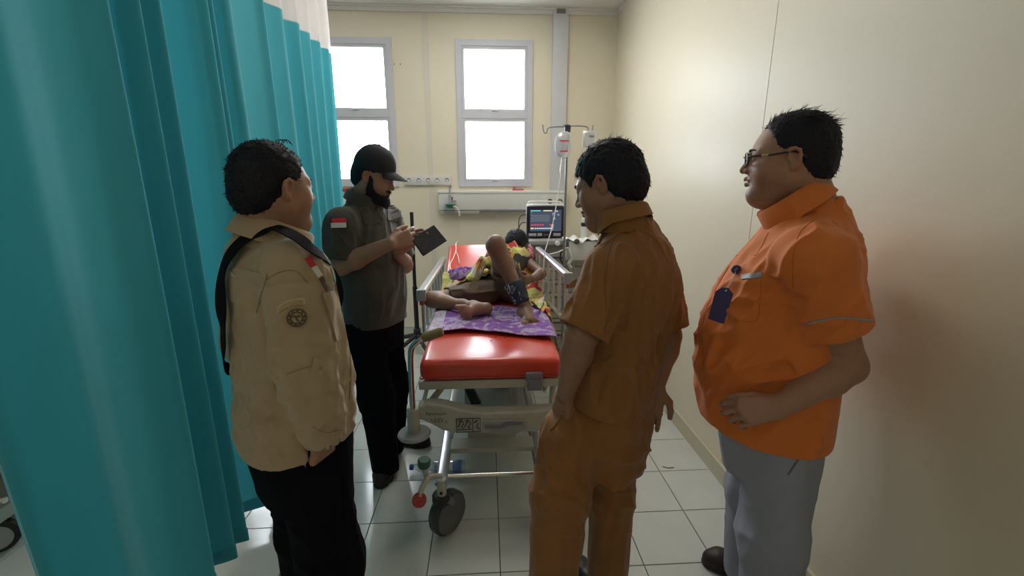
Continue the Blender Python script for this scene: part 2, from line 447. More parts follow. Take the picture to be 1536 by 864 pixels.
# ================================================================== STRETCHER
M_beige = mat('beige_plastic', (0.50, 0.49, 0.42), rough=0.42)
M_steel = mat('chrome_steel', (0.62, 0.60, 0.57), rough=0.18, metal=1.0)
M_alum = mat('brushed_aluminium', (0.72, 0.73, 0.76), rough=0.28, metal=0.85)
M_grey = mat('grey_plastic', (0.20, 0.20, 0.24), rough=0.5)
M_lgrey = mat('light_grey_plastic', (0.36, 0.37, 0.37), rough=0.5)
M_black = mat('black_rubber', (0.018, 0.017, 0.018), rough=0.6)
M_blackp = mat('black_plastic', (0.012, 0.012, 0.016), rough=0.35)
M_wheel = mat('wheel_grey', (0.060, 0.060, 0.066), rough=0.35)
M_wcov = mat('wheel_cover_grey', (0.135, 0.135, 0.13), rough=0.55)
M_red = mat('red_vinyl', (0.62, 0.055, 0.028), rough=0.32, noise=0.05, nscale=4, coat=0.25)
M_redp = mat('red_plastic', (0.45, 0.04, 0.035), rough=0.4)
M_green = mat('green_plastic', (0.015, 0.10, 0.06), rough=0.4)
M_grip = mat('olive_grip_rubber', (0.22, 0.17, 0.085), rough=0.85, bump=0.3, bscale=300)
M_white = mat('white_plastic', (0.80, 0.80, 0.78), rough=0.4)
M_ink = mat('black_ink', (0.02, 0.02, 0.02), rough=0.7)

BX = 0.015                     # centre line of the stretcher
bed = empty('hospital_stretcher', (BX, 2.8, 0), 'wheeled hospital stretcher with beige frame and aluminium side rails under the red mattress', 'stretcher')
# deck frame
MB().span((BX - .325, 1.905, .612), (BX + .325, 1.955, .655), .006).build('foot_bar', M_beige, bed)
for s in (-1, 1): MB().span((BX + s * .325 - .018, 1.92, .605), (BX + s * .325 + .018, 3.0, .645), .006).build('deck_beam', M_beige, bed)
MB().span((BX - .31, 1.95, .632), (BX + .31, 3.0, .647)).build('deck_plate', M_beige, bed)
sl = math.atan2(.31, .75)
def back_pt(s, off): return np.array([0, 2.98 + s * math.cos(sl) - off * math.sin(sl), .645 + s * math.sin(sl) + off * math.cos(sl)])
p = [back_pt(0, 0), back_pt(.84, 0), back_pt(.84, -.018), back_pt(0, -.018)]
MB().prism([(BX - .31, q[1], q[2]) for q in p], (.62, 0, 0)).build('backrest_plate', M_beige, bed, False)
# slanting struts at the foot end, and scissor arms
MB().tube([(-.29, 1.95, .61), (-.315, 1.87, .52)], .010, 8).tube([(-.20, 2.05, .60), (-.30, 1.87, .525)], .016, 8).build('foot_strut', M_beige, bed)
MB().tube([(.33, 2.05, .60), (.30, 1.90, .50)], .016, 8).build('foot_strut', M_beige, bed)
for x0, x1 in ((-.16, -.07),): MB().prism([(x0, 2.10, .61), (x0 + .035, 2.10, .61), (x1 + .03, 2.06, .45), (x1 - .02, 2.06, .45)], (0, .03, 0)).build('scissor_arm', M_blackp, bed, False)
# moulded foot-end base cover
def panel_pts(y): return [atY(a, b, y) for a, b in [(626, 611), (641, 607), (662, 608), (690, 615), (722, 620), (770, 619), (845, 614), (848, 645), (800, 648), (735, 650), (682, 650), (664, 646), (648, 637), (626, 628)]]
cov = MB().prism(panel_pts(1.84), (0, .07, 0)).build('base_cover', M_beige, bed, False)
bv = cov.modifiers.new('bevel', 'BEVEL'); bv.width = .008; bv.segments = 2; bv.limit_method = 'ANGLE'
PY = 1.838
q = [atY(a, b, PY) for a, b in [(724, 630), (790, 629), (790, 640), (775, 648), (738, 648), (724, 642)]]
MB().prism(q, (0, -.012, 0)).build('foot_recess', M_lgrey, cov, False)
q = [atY(a, b, PY - .014) for a, b in [(727, 637), (750, 637), (760, 632), (784, 632), (784, 636), (762, 638), (752, 642), (727, 642)]]
MB().prism(q, (0, -.006, 0)).build('release_lever', M_grey, cov, False)
# pictogram sticker with outlines
q = [atY(a, b, PY) for a, b in [(684, 628), (721, 627), (721, 648), (684, 649)]]
st = MB().prism(q, (0, -.0015, 0)).build('pictogram_label', mat('sticker_grey', (0.42, 0.43, 0.38), .5), cov, False)
def ink(poly, w=.0016, name='pictogram_line', y=PY - .003, par=None):
    MB().tube([atY(a, b, y) for a, b in poly], w, 5).build(name, M_ink, par or st)
ink([(684.5, 628.5), (720.5, 627.5), (720.5, 647.5), (684.5, 648.5), (684.5, 628.5)])
ink([(709, 628), (709, 648)])
for dx in (0, 10):
    ink([(687 + dx, 641), (690 + dx, 634), (694 + dx, 632), (696 + dx, 636), (692 + dx, 640), (695 + dx, 643)], .0022)
    ink([(688 + dx, 632), (693 + dx, 630)], .0025)
ink([(711, 634), (716, 631)], .0028); ink([(717, 635), (715, 641), (719, 642), (717, 645)], .0022); ink([(686, 645), (707, 644)])
# scribbled ward mark and maker's line
ink([(647, 628), (648.5, 633)], .0013, 'ward_mark', par=cov)
ink([(655, 628), (652, 629), (651, 632), (653, 634), (656, 632), (655, 631)], .0013, 'ward_mark', par=cov)
ink([(658, 629), (658.5, 634)], .0013, 'ward_mark', par=cov); ink([(657, 628.5), (662, 628), (664, 631), (661, 633.5)], .0013, 'ward_mark', par=cov)
ink([(669, 631), (669.6, 635)], .0014, 'ward_mark', par=cov)
a0, a1 = atY(639, 623, PY), atY(657, 623, PY)
text_on_plane('maker_lettering', 'Paramount', .021, a0 + np.array([0, 0, 0]), (1, 0, 0), (0, 0, 1), M_ink, cov, .001)
# push handle with bumper disc, chrome post and rubber grip
hx, hy = -.345, 1.84
ph = MB().tube(smooth_path([(hx, hy, .47), (hx, hy, .70), (hx + .003, hy, .80), (hx + .012, hy, .85), (hx + .055, hy, .888), (hx + .13, hy + .01, .912)], 6), .0125, 14).build('push_handle', M_steel, bed)
MB().tube([(hx + .060, hy, .890), (hx + .075, hy, .897), (hx + .135, hy + .01, .915), (hx + .147, hy + .01, .918)], [.017, .021, .021, .017], 14).build('grip', M_grip, ph)
MB().tube([(hx + .009, hy - .013, .52), (hx + .011, hy - .012, .80), (hx + .022, hy - .012, .85)], .0025, 6).build('red_stripe', M_redp, ph)
MB().lathe([(.026, .44), (.028, .45), (.028, .555), (.024, .56)], (hx, hy, 0), n=20).build('handle_socket', M_beige, bed)
MB().lathe([(.02, .418), (.072, .420), (.076, .428), (.070, .437), (.03, .444)], (hx, hy, 0), n=28).build('bumper_disc', M_lgrey, bed)
ph2 = MB().tube(smooth_path([(.375, hy, .47), (.375, hy, .70), (.372, hy, .80), (.36, hy, .85), (.32, hy, .888), (.26, hy + .01, .80)], 6)[:24], .0125, 14).build('push_handle', M_steel, bed)
MB().lathe([(.02, .418), (.072, .420), (.076, .428), (.070, .437), (.03, .444)], (.375, hy, 0), n=28).build('bumper_disc', M_lgrey, bed)
MB().lathe([(.026, .44), (.028, .45), (.028, .555), (.024, .56)], (.375, hy, 0), n=20).build('handle_socket', M_beige, bed)
# grey corner clip at the foot
c0 = atY(801, 570, 1.885)
MB().span((c0[0] - .042, 1.875, c0[2] - .005), (c0[0] + .044, 1.905, c0[2] + .04), .014).span((c0[0] - .03, 1.872, c0[2] - .05), (c0[0] + .036, 1.90, c0[2] + .005), .006).build('corner_clip', M_grey, bed)
# base: long beams, columns, cross bar
for x in (-.215, .245):
    MB().span((x - .022, 1.72, .215), (x + .022, 3.75, .265), .008).build('base_beam', M_alum, bed)
    MB().span((x - .032, 1.74, .222), (x - .022, 3.7, .238), .003).build('beam_strip', M_lgrey, bed)
for y in (2.18, 3.25):
    MB().span((BX - .13, y - .06, .20), (BX + .13, y + .06, .28), .01).build('column_foot', M_beige, bed)
    for cxl in (-.103, .138): MB().span((cxl - .027, y, .27), (cxl + .027, y + .05, .64), .006).build('lift_column', M_lgrey, bed)
MB().span((-.235, 1.96, .235), (.265, 2.06, .262), .006).build('base_cross_plate', M_beige, bed)
MB().span((-.20, 2.3, .245), (.23, 3.4, .262), .004).build('base_tray', M_lgrey, bed)
MB().tube([atY(672, 714, 1.70), atY(800, 709, 1.70)], .009, 12).build('brake_rod', M_steel, bed)
# brake / steer pedal on the left
pd = MB().tube(smooth_path([atY(664, 714, 1.70), atY(650, 714, 1.69), atY(641, 716, 1.67), atY(638, 706, 1.66), atY(636, 698, 1.65)], 5), .012, 10).tube(smooth_path([atY(641, 714, 1.67), atY(639, 722, 1.64), atY(633, 732, 1.61), atY(630, 745, 1.59)], 5), .012, 10).build('pedal_arm', M_beige, bed)
MB().lathe([(.024, -.018), (.027, -.012), (.027, .012), (.022, .018)], atY(636, 694, 1.65), (0.1, -.1, 1), 20).build('green_pedal_cap', M_green, pd)
MB().lathe([(.026, -.012), (.030, -.006), (.030, .006), (.026, .012)], atY(629, 750, 1.585), (0.1, -.85, .5), 20).build('red_pedal_cap', M_redp, pd)
def caster(x, y, ang, full=True):
    c = MB().tube([(x + .0, y, .20), (x + .0, y, .285)], [.022, .020], 14).build('caster', M_beige, bed)
    d = np.array([math.cos(ang), math.sin(ang), 0]); ctr = np.array([x, y, .100]) + np.array([-d[1], d[0], 0]) * .03
    MB().lathe([(.035, .172), (.044, .180), (.044, .205), (.034, .212)], (x, y, 0), n=20).build('swivel_cup', M_black, c)
    MB().lathe([(.085, -.026), (.099, -.018), (.100, -.006), (.100, .006), (.099, .018), (.085, .026)], ctr, d, 36).build('tyre', M_wheel, c)
    for s in (-1, 1):
        MB().lathe([(.088, s * .0262), (.086, s * .034), (.060, s * .038), (.015, s * .039)], ctr, d, 32).build('wheel_cover', M_wcov, c)
    f = MB()
    for s in (-1, 1): f.tube([np.array([x, y, .20]) + d * s * .030, ctr + d * s * .036 + np.array([0, 0, .06])], [.020, .012], 8)
    f.build('fork', M_grey, c)
    MB().lathe([(.007, 0), (.007, .004)], (x, y - .024, .235), (0, -1, 0), 10).build('bolt', M_black, c)
caster(-.213, 1.70, math.radians(-38))
caster(.245, 1.70, math.radians(-20))
caster(-.215, 3.68, math.radians(10)); caster(.245, 3.68, math.radians(35))
# side rails
def side_rail(a, b, sgn, n=8, drop=.27):
    a = np.array(a); b = np.array(b); t = (b - a) / np.linalg.norm(b - a)
    r = MB().prism([a + np.array([-.024, 0, -.014]), a + np.array([.024, 0, -.014]), a + np.array([.024, 0, .010]), a + np.array([.014, 0, .019]), a + np.array([-.014, 0, .019]), a + np.array([-.024, 0, .010])], b - a).build('side_rail', M_alum, bed, True, 40)
    MB().span(a + np.array([-.028, -.03, -.05]), a + np.array([.028, .0, .023]), .009).build('rail_end_cap', M_lgrey, r)
    MB().span(a + np.array([-.012, -.024, -.075]), a + np.array([.012, -.008, -.050]), .004).build('release_button', M_redp, r)
    for k in range(n):
        p_ = a + (b - a) * (.03 + .94 * k / (n - 1))
        MB().span((p_[0] - .008, p_[1] - .020, p_[2] - drop), (p_[0] + .008, p_[1] + .020, p_[2] - .008), .003).build('rail_bar', M_alum, r)
    lo = a + np.array([0, 0, -drop]); hi = b + np.array([0, 0, -drop - (b[2] - a[2])])
    MB().tube([lo, hi], .012, 10).build('lower_rail', M_alum, r)
side_rail((-.400, 2.62, .905), (-.368, 3.72, .925), -1)
side_rail((.490, 2.60, 1.003), (.412, 3.50, 1.035), 1, 6, .30)

# mattress: one padded profile swept across the width
matt = empty('stretcher_mattress', (BX, 1.90, .66), 'glossy red vinyl mattress with raised backrest on the stretcher', 'mattress')
def pad(name, p0, p1, z0, th, hw, ny, lift=0.0, bulge=.012):
    """rounded pad between two (y,z) bottom points"""
    p0 = np.array(p0); p1 = np.array(p1); L = np.linalg.norm(p1 - p0); d = (p1 - p0) / L; nrm = np.array([-d[1], d[0]])
    bm = bmesh.new(); bmesh.ops.create_cube(bm, size=2)
    for v in bm.verts: v.co = Vector((v.co.x * hw, v.co.y * L / 2, v.co.z * th / 2))
    bmesh.ops.bevel(bm, geom=bm.edges[:], offset=.034, segments=5, affect='EDGES', profile=.5)
    bmesh.ops.subdivide_edges(bm, edges=[e for e in bm.edges if e.calc_length() > .2], cuts=12, use_grid_fill=True)
    V = []
    for v in bm.verts:
        x, y, z = v.co
        if z > 0: z += bulge * math.cos(x / hw * 1.4) * math.cos(y / L * 2.6) + .003 * math.sin(x * 21 + y * 9) * math.sin(y * 17)
        a = p0 + d * (y + L / 2) + nrm * (z + th / 2)
        V.append((BX + x, a[0], a[1]))
    Fc = [[v.index for v in f.verts] for f in bm.faces]; bm.free()
    return mesh_obj(name, V, Fc, M_red, matt, True)
pad('foot_section', (1.895, .657), (2.985, .657), 0, .10, .333, 20)
b0, b1 = back_pt(-.01, .008), back_pt(.83, .008)
pad('backrest_section', (b0[1], b0[2]), (b1[1], b1[2]), 0, .095, .333, 16)
for zz in (.672,):
    MB().tube([(BX - .334, 1.92, zz), (BX - .325, 1.897, zz), (BX + .325, 1.897, zz), (BX + .334, 1.92, zz)], .003, 6).build('piping', M_red, matt)
for (a, b_, rz, wh) in ((737, 511, .4, 'leftmost'), (744, 506, 1.2, 'middle'), (757, 507, 1.5, 'rightmost')):
    c = atZ(a, b_, .771)
    tag(MB().tube([c + np.array([-.006 * math.cos(rz), -.006 * math.sin(rz), .0]), c + np.array([.006 * math.cos(rz), .006 * math.sin(rz), .003])], .0022, 5).build('crumb', M_ink), wh + ' of three small dark crumbs on the foot of the red mattress', 'crumb', 'dark crumbs on the red mattress')

# ================================================================== THINGS ON AND UNDER THE STRETCHER
def heightfield(fn, xs, ys, th=.004):
    G = np.zeros((len(xs), len(ys), 3))
    for i, x in enumerate(xs):
        for j, y in enumerate(ys): G[i, j] = fn(x, y)
    return MB().sheet(G, th)
# purple batik towel under the feet, its left corner hanging over the edge
def towel(u, v):
    x = -.375 + u * .74; y = 2.215 + .05 * math.sin(u * 5) * (1 - v) - .03 * u + v * .52
    z = .772 + .010 * max(0, math.cos(x / .33 * 1.4)) + .007 * (math.sin(u * 23 + v * 6) + math.sin(v * 19 + u * 7)) * (.4 + .6 * v) + .010
    if x < -.318: z -= (-.318 - x) * 1.3; x = -.318 + (x + .318) * .55 - .004
    if x > .352: z -= (x - .352) * 1.2
    return np.array([x, y, z])
M_towel = ramp_mat('purple_batik', [(0.0, (.14, .05, .24)), (.42, (.20, .08, .32)), (.52, (.26, .13, .37)), (.57, (.48, .42, .53)), (.61, (.28, .16, .38)), (.66, (.46, .40, .52)), (.72, (.15, .06, .25))], scale=12, rough=.9, distort=1.3)
tw = heightfield(towel, np.linspace(0, 1, 60), np.linspace(0, 1, 36)).build('batik_towel', M_towel, None, True, 80)
tag(tw, 'purple and white patterned cloth spread under the patient\'s feet', 'cloth')
# white fringe of that towel at the left corner
fr = heightfield(lambda u, v: towel(u * .17, .0 + v) + np.array([0, 0, .0025]), np.linspace(0, 1, 12), np.linspace(0, .72, 24), .002).build('pale_border', ramp_mat('pale_batik', [(0, (.55, .52, .58)), (.5, (.50, .46, .54)), (.6, (.24, .16, .34)), (.7, (.56, .53, .58))], scale=30, distort=2), tw, True, 80)

# small purple cloth bundled beside the backrest
def bundle(u, v):
    a = u * 2 * math.pi
    r = .01 + .10 * math.sin(v * math.pi * .5)
    rr = r * (1 + .16 * math.sin(3 * a + 1) + .08 * math.sin(7 * a))
    c = np.array([-.17, 3.20, .885])
    return c + np.array([rr * 1.15 * math.cos(a), rr * .8 * math.sin(a), .055 * math.cos(v * math.pi * .5) + .014 * math.sin(5 * a + 9 * v)])
tag(heightfield(bundle, np.linspace(1, 0, 40), np.linspace(0.02, 1, 14)).build('crumpled_cloth', M_towel, None, True, 80), 'small crumpled purple cloth against the red backrest', 'cloth')

# white charging cable on the backrest
bk = lambda px, py, lift=.006: atY(px, py, 1) # placeholder
def on_back(px, py, lift=.006):
    r = ray(px, py); n = np.array([0, -math.sin(sl), math.cos(sl)]); p0 = np.array([0, back_pt(0, .115)[1], back_pt(0, .115)[2]])
    t = ((p0 - CAM) @ n) / (r @ n); return CAM + r * t + n * lift
cab = smooth_path([on_back(a, b) for a, b in [(688, 363), (684, 366), (684, 376), (680, 388), (675, 399), (679, 410), (686, 414)]], 6)
cab2 = smooth_path([on_back(a, b) for a, b in [(684, 378), (687, 385), (689, 396)]], 6)
cb = MB().tube(cab, .0035, 7).tube(cab2, .0035, 7).build('charging_cable', mat('white_cable', (.86, .80, .78), .4))
tag(cb, 'thin white cable looping down the red backrest', 'cable')
MB().span(on_back(686, 414) - np.array([.010, .004, .004]), on_back(686, 414) + np.array([.010, .004, .006]), .002).build('plug', M_white, cb)

# water bottle lying on the floor behind the wheel
wbt = empty('water_bottle', (-.30, 2.14, 0), 'clear plastic water bottle with blue cap lying on the tiles', 'bottle')
ax = np.array([1, -.03, 0]); ax = ax / np.linalg.norm(ax)
M_pet = glass_mat('clear_plastic', (.86, .92, .97), gloss=.10, rough=.05)
MB().lathe([(.013, 0), (.014, .02), (.016, .03), (.030, .065), (.034, .09), (.034, .115), (.031, .12), (.034, .125), (.034, .20), (.031, .205), (.034, .21), (.034, .285), (.028, .30), (.01, .298)], (-.435, 2.15, .035), ax, 24).build('bottle_body', M_pet, wbt)
MB().lathe([(.0345, .135), (.0348, .14), (.0348, .195), (.0345, .20)], (-.435, 2.15, .035), ax, 24).build('bottle_label', glass_mat('bottle_label_film', (.75, .85, .95), gloss=.05, opac=.25), wbt)
MB().lathe([(.012, -.004), (.016, -.002), (.016, .016), (.014, .018)], (-.435, 2.15, .035), ax, 18).build('cap', mat('blue_cap', (.05, .12, .42), .4), wbt)
MB().lathe([(.0345, .235), (.0348, .24), (.0348, .275), (.0345, .28)], (-.435, 2.15, .035), ax, 24).build('bottle_label', glass_mat('blue_label', (.45, .60, .85), gloss=.05, opac=.12), wbt)

# dark bag on the base tray
def lump(name, c, r, m, seed=0):
    bm = bmesh.new(); bmesh.ops.create_icosphere(bm, subdivisions=4, radius=1)
    V = []
    for v in bm.verts:
        n = v.co; k = 1 + .10 * math.sin(5 * n.x + 3 * n.z + seed) + .07 * math.sin(9 * n.y + 4 * n.x + seed) + .05 * math.sin(13 * n.z - 7 * n.x)
        V.append((c[0] + n.x * r[0] * k, c[1] + n.y * r[1] * k, max(c[2] - r[2] * .95, c[2] + n.z * r[2] * k)))
    Fc = [[v.index for v in f.verts] for f in bm.faces]; bm.free()
    return V, Fc
V, Fc = lump('bag', (.10, 2.75, .40), (.13, .20, .145), None, 2)
bg = empty('dark_bag', (.10, 2.75, .262), 'dark cloth bag stowed on the tray beneath the stretcher', 'bag')
mesh_obj('bag_body', V, Fc, mat('dark_plum_cloth', (.02, .014, .03), .8), bg, True)
MB().tube(smooth_path([(.03, 2.60, .50), (.05, 2.57, .56), (.14, 2.57, .56), (.17, 2.60, .50)], 6), .008, 8).build('bag_handle', MATS['dark_plum_cloth'], bg)
# ================================================================== WALL SERVICES
M_panel = mat('panel_white', (.66, .67, .64), rough=.4)
M_plate = mat('socket_white', (.70, .69, .67), rough=.4)
M_dgrey = mat('dark_grey', (.09, .09, .10), rough=.5)
hp = empty('bed_head_panel', (.165, YB, 1.29), 'long white medical service panel on the wall below the window', 'service panel')
MB().span((-.462, YB - .075, 1.295), (.795, YB, 1.462), .010).build('panel_body', M_panel, hp)
MB().span((-.465, YB - .082, 1.455), (.798, YB, 1.482), .008).build('top_ledge', M_trimw, hp)
MB().span((-.445, YB - .070, 1.262), (-.07, YB, 1.292), .003).build('under_trim', M_lgrey, hp)
MB().span((-.06, YB - .085, 1.283), (.42, YB - .03, 1.302), .003).build('equipment_rail', M_grey, hp)
for px, m_ in ((825, M_blackp), (840, mat('olive_outlet', (.16, .16, .12), .5))):
    c = atY(px, 302, YB - .078)
    g = MB().lathe([(.024, 0), (.024, .008), (.020, .010)], c, (0, -1, 0), 22).build('gas_outlet', m_, hp)
    MB().lathe([(.010, .010), (.009, .016)], c, (0, -1, 0), 14).build('outlet_core', M_lgrey, g)
MB().span((.50, YB - .079, 1.36), (.58, YB - .074, 1.43), .002).build('blank_plate', M_plate, hp)
MB().span((-.40, YB - .079, 1.34), (-.28, YB - .074, 1.445), .002).build('blank_plate', M_plate, hp)

# five-way socket strip
ss = empty('socket_strip', (-.558, YB, 1.575), 'white strip of five wall sockets left of the window', 'socket')
MB().span((-.785, YB - .028, 1.534), (-.555, YB, 1.617), .005).build('socket_box', M_plate, ss)
MB().span((-.552, YB - .028, 1.534), (-.330, YB, 1.617), .005).build('socket_box', M_plate, ss)
for px in (613.5, 628, 642.5, 656, 670.5):
    c = atY(px, 270, YB - .029)
    r = MB().lathe([(.027, 0), (.027, .003), (.022, .004)], c, (0, -1, 0), 24).build('socket', M_plate, ss)
    MB().lathe([(.019, .0041), (.019, .0048)], c, (0, -1, 0), 22).build('socket_well', mat('socket_shadow_grey', (.22, .22, .21), .6), r)
    MB().span(c + np.array([-.013, -.0075, -.018]), c + np.array([.013, -.004, .004]), .002).build('socket_insert', M_plate, r)
# oxygen flowmeter hanging on the panel
fl = empty('oxygen_flowmeter', (-.375, YB - .1, 1.27), 'green-based oxygen flowmeter hanging at the left end of the service panel', 'flowmeter')
c = atY(675, 300, YB - .10)
MB().tube([c + np.array([0, 0, -.035]), c + np.array([0, 0, .045])], .015, 12).build('flow_tube', glass_mat('flow_tube_clear', (.8, .85, .88), .12, opac=.3), fl)
MB().tube([c + np.array([0, 0, .045]), c + np.array([0, 0, .115])], [.010, .006], 8).build('stem', M_lgrey, fl)
MB().tube([c + np.array([.015, 0, -.01]), c + np.array([.06, 0, -.012])], .005, 8).tube([c + np.array([.02, 0, .03]), c + np.array([.022, 0, .0])], .007, 8).build('control_knob', M_dgrey, fl)
MB().lathe([(.018, -.075), (.034, -.068), (.036, -.045), (.055, -.042), (.050, -.036), (.02, -.034)], c, n=18).build('humidifier_cap', mat('flow_green', (.02, .20, .12), .4), fl)
MB().tube(smooth_path([c + np.array([.02, -.02, -.055]), c + np.array([.06, -.02, -.07]), c + np.array([.085, -.02, -.11]), c + np.array([.09, -.02, -.15])], 6), .007, 8).build('outlet_tube', M_white, fl)
# socket lead down to the flowmeter
tag(MB().tube([(-.345, YB - .012, 1.53), (-.347, YB - .012, 1.483)], .007, 6).build('wall_conduit', M_grey), 'short grey conduit joining the socket strip and the service panel', 'conduit')
# red marker on the ledge
c = atY(777, 283, YB - .04)
mk = empty('red_marker', c, 'red marker pen lying on top of the white service panel', 'pen')
MB().tube([(c[0] - .055, c[1], 1.490), (c[0] + .055, c[1], 1.490)], .008, 10).build('barrel', M_redp, mk)
MB().tube([(c[0] - .045, c[1], 1.504), (c[0] - .025, c[1], 1.507)], .006, 8).build('cap', M_redp, mk)
# two screw hooks beside the left window
for px, wh in ((592, 'left'), (601, 'right')):
    c = atY(px, 96, YB)
    tag(MB().tube(smooth_path([c, c + np.array([0, -.02, 0]), c + np.array([0, -.028, -.008]), c + np.array([0, -.026, -.016])], 4), .0035, 6).build('wall_hook', M_lgrey), wh + ' one of two tiny screw hooks in the wall beside the left window', 'hook', 'screw hooks by the left window')
# red tag by the left window sill
c = atY(516, 285, YB - .03)
tag(MB().span(c + np.array([-.02, -.02, -.015]), c + np.array([.03, .02, .015]), .004).build('red_box', M_redp), 'small red object on the wall just right of the curtain edge', 'box')

# ================================================================== MONITOR, DRIP STAND, TROLLEYS
mon = empty('patient_monitor', (.52, 3.9, 1.07), 'dark patient monitor with a lit vital-signs screen', 'monitor')
my = 3.86
x0, x1, z0, z1 = .352, .680, 1.085, 1.360
MB().span((x0, my, z0), (x1, my + .05, z1), .016).build('bezel', mat('navy_bezel', (.012, .013, .03), .35), mon)
MB().span((x0 + .005, my + .045, z0 - .004), (x1 + .012, my + .17, z1 + .012), .018).build('housing', M_panel, mon)
MB().tube(smooth_path([(x0 + .02, my + .10, z1 + .01), (x0 + .05, my + .10, z1 + .03), (x1 - .05, my + .10, z1 + .03), (x1, my + .10, z1 + .01)], 6), .009, 8).build('carry_handle', M_panel, mon)
def emis(name, col, s): return mat(name, (0.02, 0.02, 0.02), .4, emit=col, estr=s)
scr = MB().span((x0 + .028, my - .002, z0 + .055), (x1 - .025, my + .001, z1 - .035)).build('screen', emis('screen_glow', (.035, .05, .085), 1.0), mon, False)
sx0, sx1, sz0, sz1 = x0 + .028, x1 - .025, z0 + .055, z1 - .035
def sq(u0, u1, v0, v1, m_, nm='screen_mark'):
    MB().span((sx0 + (sx1 - sx0) * u0, my - .003, sz0 + (sz1 - sz0) * v0), (sx0 + (sx1 - sx0) * u1, my - .0021, sz0 + (sz1 - sz0) * v1)).build(nm, m_, scr, False)
E_teal, E_yel, E_wht, E_red, E_org = emis('glow_teal', (.1, .55, .5), 1), emis('glow_yellow', (.75, .62, .35), 1), emis('glow_white', (.6, .65, .7), 1), emis('glow_red', (.6, .05, .06), 1), emis('glow_orange', (.75, .45, .2), 1)
sq(.02, .33, .94, .985, E_teal); sq(.42, .70, .94, .985, E_yel); sq(.06, .62, .45, .78, emis('glow_slate', (.07, .09, .11), 1))
for v in (.90, .76, .62, .50): sq(.04, .06, v - .02, v, E_wht)
tx = lambda s, u, v, sz, m_: text_on_plane('screen_digits', s, sz, (sx0 + (sx1 - sx0) * u, my - .0025, sz0 + (sz1 - sz0) * v), (1, 0, 0), (0, 0, 1), m_, scr, .0005)
tx('98', .80, .90, .022, E_wht); tx('72', .70, .74, .030, E_wht); tx('36', .72, .56, .026, E_wht); tx('16', .86, .74, .020, E_wht)
for k in range(5): sq(.04 + k * .085, .10 + k * .085, .27, .33, E_red)
sq(.62, .67, .27, .33, E_red); sq(.72, .76, .28, .33, E_red)
sq(.02, .12, .10, .17, E_org)
for k in range(9): sq(.15 + k * .068, .20 + k * .068, .11, .16, E_wht)
for a, b in ((.018, .085), (.095, .135), (.235, .30)):
    MB().span((x0 + a, my - .004, z0 + .012), (x0 + b, my + .002, z0 + .038), .003).build('button', M_lgrey, mon)
MB().span((x0 + .15, my - .003, z0 + .016), (x0 + .21, my + .001, z0 + .032), .002).build('button', M_dgrey, mon)
cables = MB()
for dz in (0, -.07):
    cables.tube(smooth_path([(x0, my + .08, 1.28 + dz), (x0 - .04, my + .08, 1.275 + dz), (x0 - .065, my + .06, 1.22 + dz), (x0 - .065, my + .05, 1.0)], 6), .005, 7)
cables.build('lead_cable', M_dgrey, mon)

tr = empty('drawer_trolley', (.60, 3.95, 0), 'grey medical drawer trolley standing under the patient monitor', 'trolley')
M_trol = mat('trolley_grey', (.34, .34, .31), .5)
MB().span((.33, 3.72, 1.035), (.73, 4.20, 1.075), .008).build('top_tray', M_lgrey, tr)
MB().span((.36, 3.76, .10), (.90, 4.18, 1.035), .006).build('carcass', M_trol, tr)
for k in range(7):
    zb = .14 + k * .118
    dr = MB().span((.375, 3.742, zb), (.885, 3.765, zb + .108), .004).build('drawer', mat('drawer_cream', (.42, .41, .36), .45), tr)
    MB().span((.56, 3.728, zb + .07), (.70, 3.745, zb + .085), .003).build('drawer_pull', M_dgrey, dr)
for x in (.40, .86):
    for y in (3.80, 4.14): MB().lathe([(.04, -.012), (.045, 0), (.04, .012)], (x, y, .045), (1, 0, 0), 16).tube([(x, y, .05), (x, y, .11)], .010, 8).build('castor', M_black, tr)

sp = empty('suction_unit', (.80, 3.66, .95), 'pale grey instrument box with cables beside the patient monitor', 'instrument box')
MB().span((.655, 3.58, .925), (.93, 3.71, 1.085), .008).build('case', M_panel, sp)
for (px, py, r_) in ((836, 365, .020), (865, 362, .022)):
    c = atY(px, py, 3.578); MB().lathe([(r_, 0), (r_, .014), (r_ * .8, .020)], c, (0, -1, 0), 18).build('dial', M_white if px < 850 else M_dgrey, sp)
c = atY(851, 368, 3.577); MB().span(c + np.array([-.012, -.003, -.03]), c + np.array([.012, 0, .03]), .002).build('display', M_dgrey, sp)
MB().tube(smooth_path([atY(a, b, 3.55) for a, b in [(851, 372), (842, 378), (841, 390), (846, 398)]], 6), .006, 8).build('cable', M_black, sp)
MB().tube([atY(852, 371, 3.55), atY(838, 378, 3.5), atY(818, 383, 3.46)], .005, 8).build('white_cable', M_white, sp)
for px in (846, 853, 860): MB().tube([atY(px, 385, 3.60), atY(px + 1, 425, 3.60)], .008, 8).build('support_leg', M_lgrey, sp)
MB().tube(smooth_path([atY(a, b, 3.56) for a, b in [(852, 372), (857, 388), (853, 396), (857, 402)]], 5), .014, 8).build('clear_hose', mat('clear_hose', (.6, .62, .62), .3), sp)
def crumple(u, v):
    x = .64 + u * .30; y = 3.57 + v * .15
    return np.array([x, y, 1.093 + .014 * math.sin(u * 11 + v * 5) * math.sin(v * 8 + 1) + .012 * v + .010 * math.sin(u * 23)])
tag(heightfield(crumple, np.linspace(0, 1, 26), np.linspace(0, 1, 12)).build('paper_sheet', mat('white_paper', (.82, .82, .82), .6)), 'crumpled white plastic sheet on top of the pale instrument box', 'sheet')
c = atY(876, 345, 3.68)
bt = empty('white_bottle', (c[0], c[1], 1.10), 'small white bottle with a black band behind the brown-uniformed man', 'bottle')
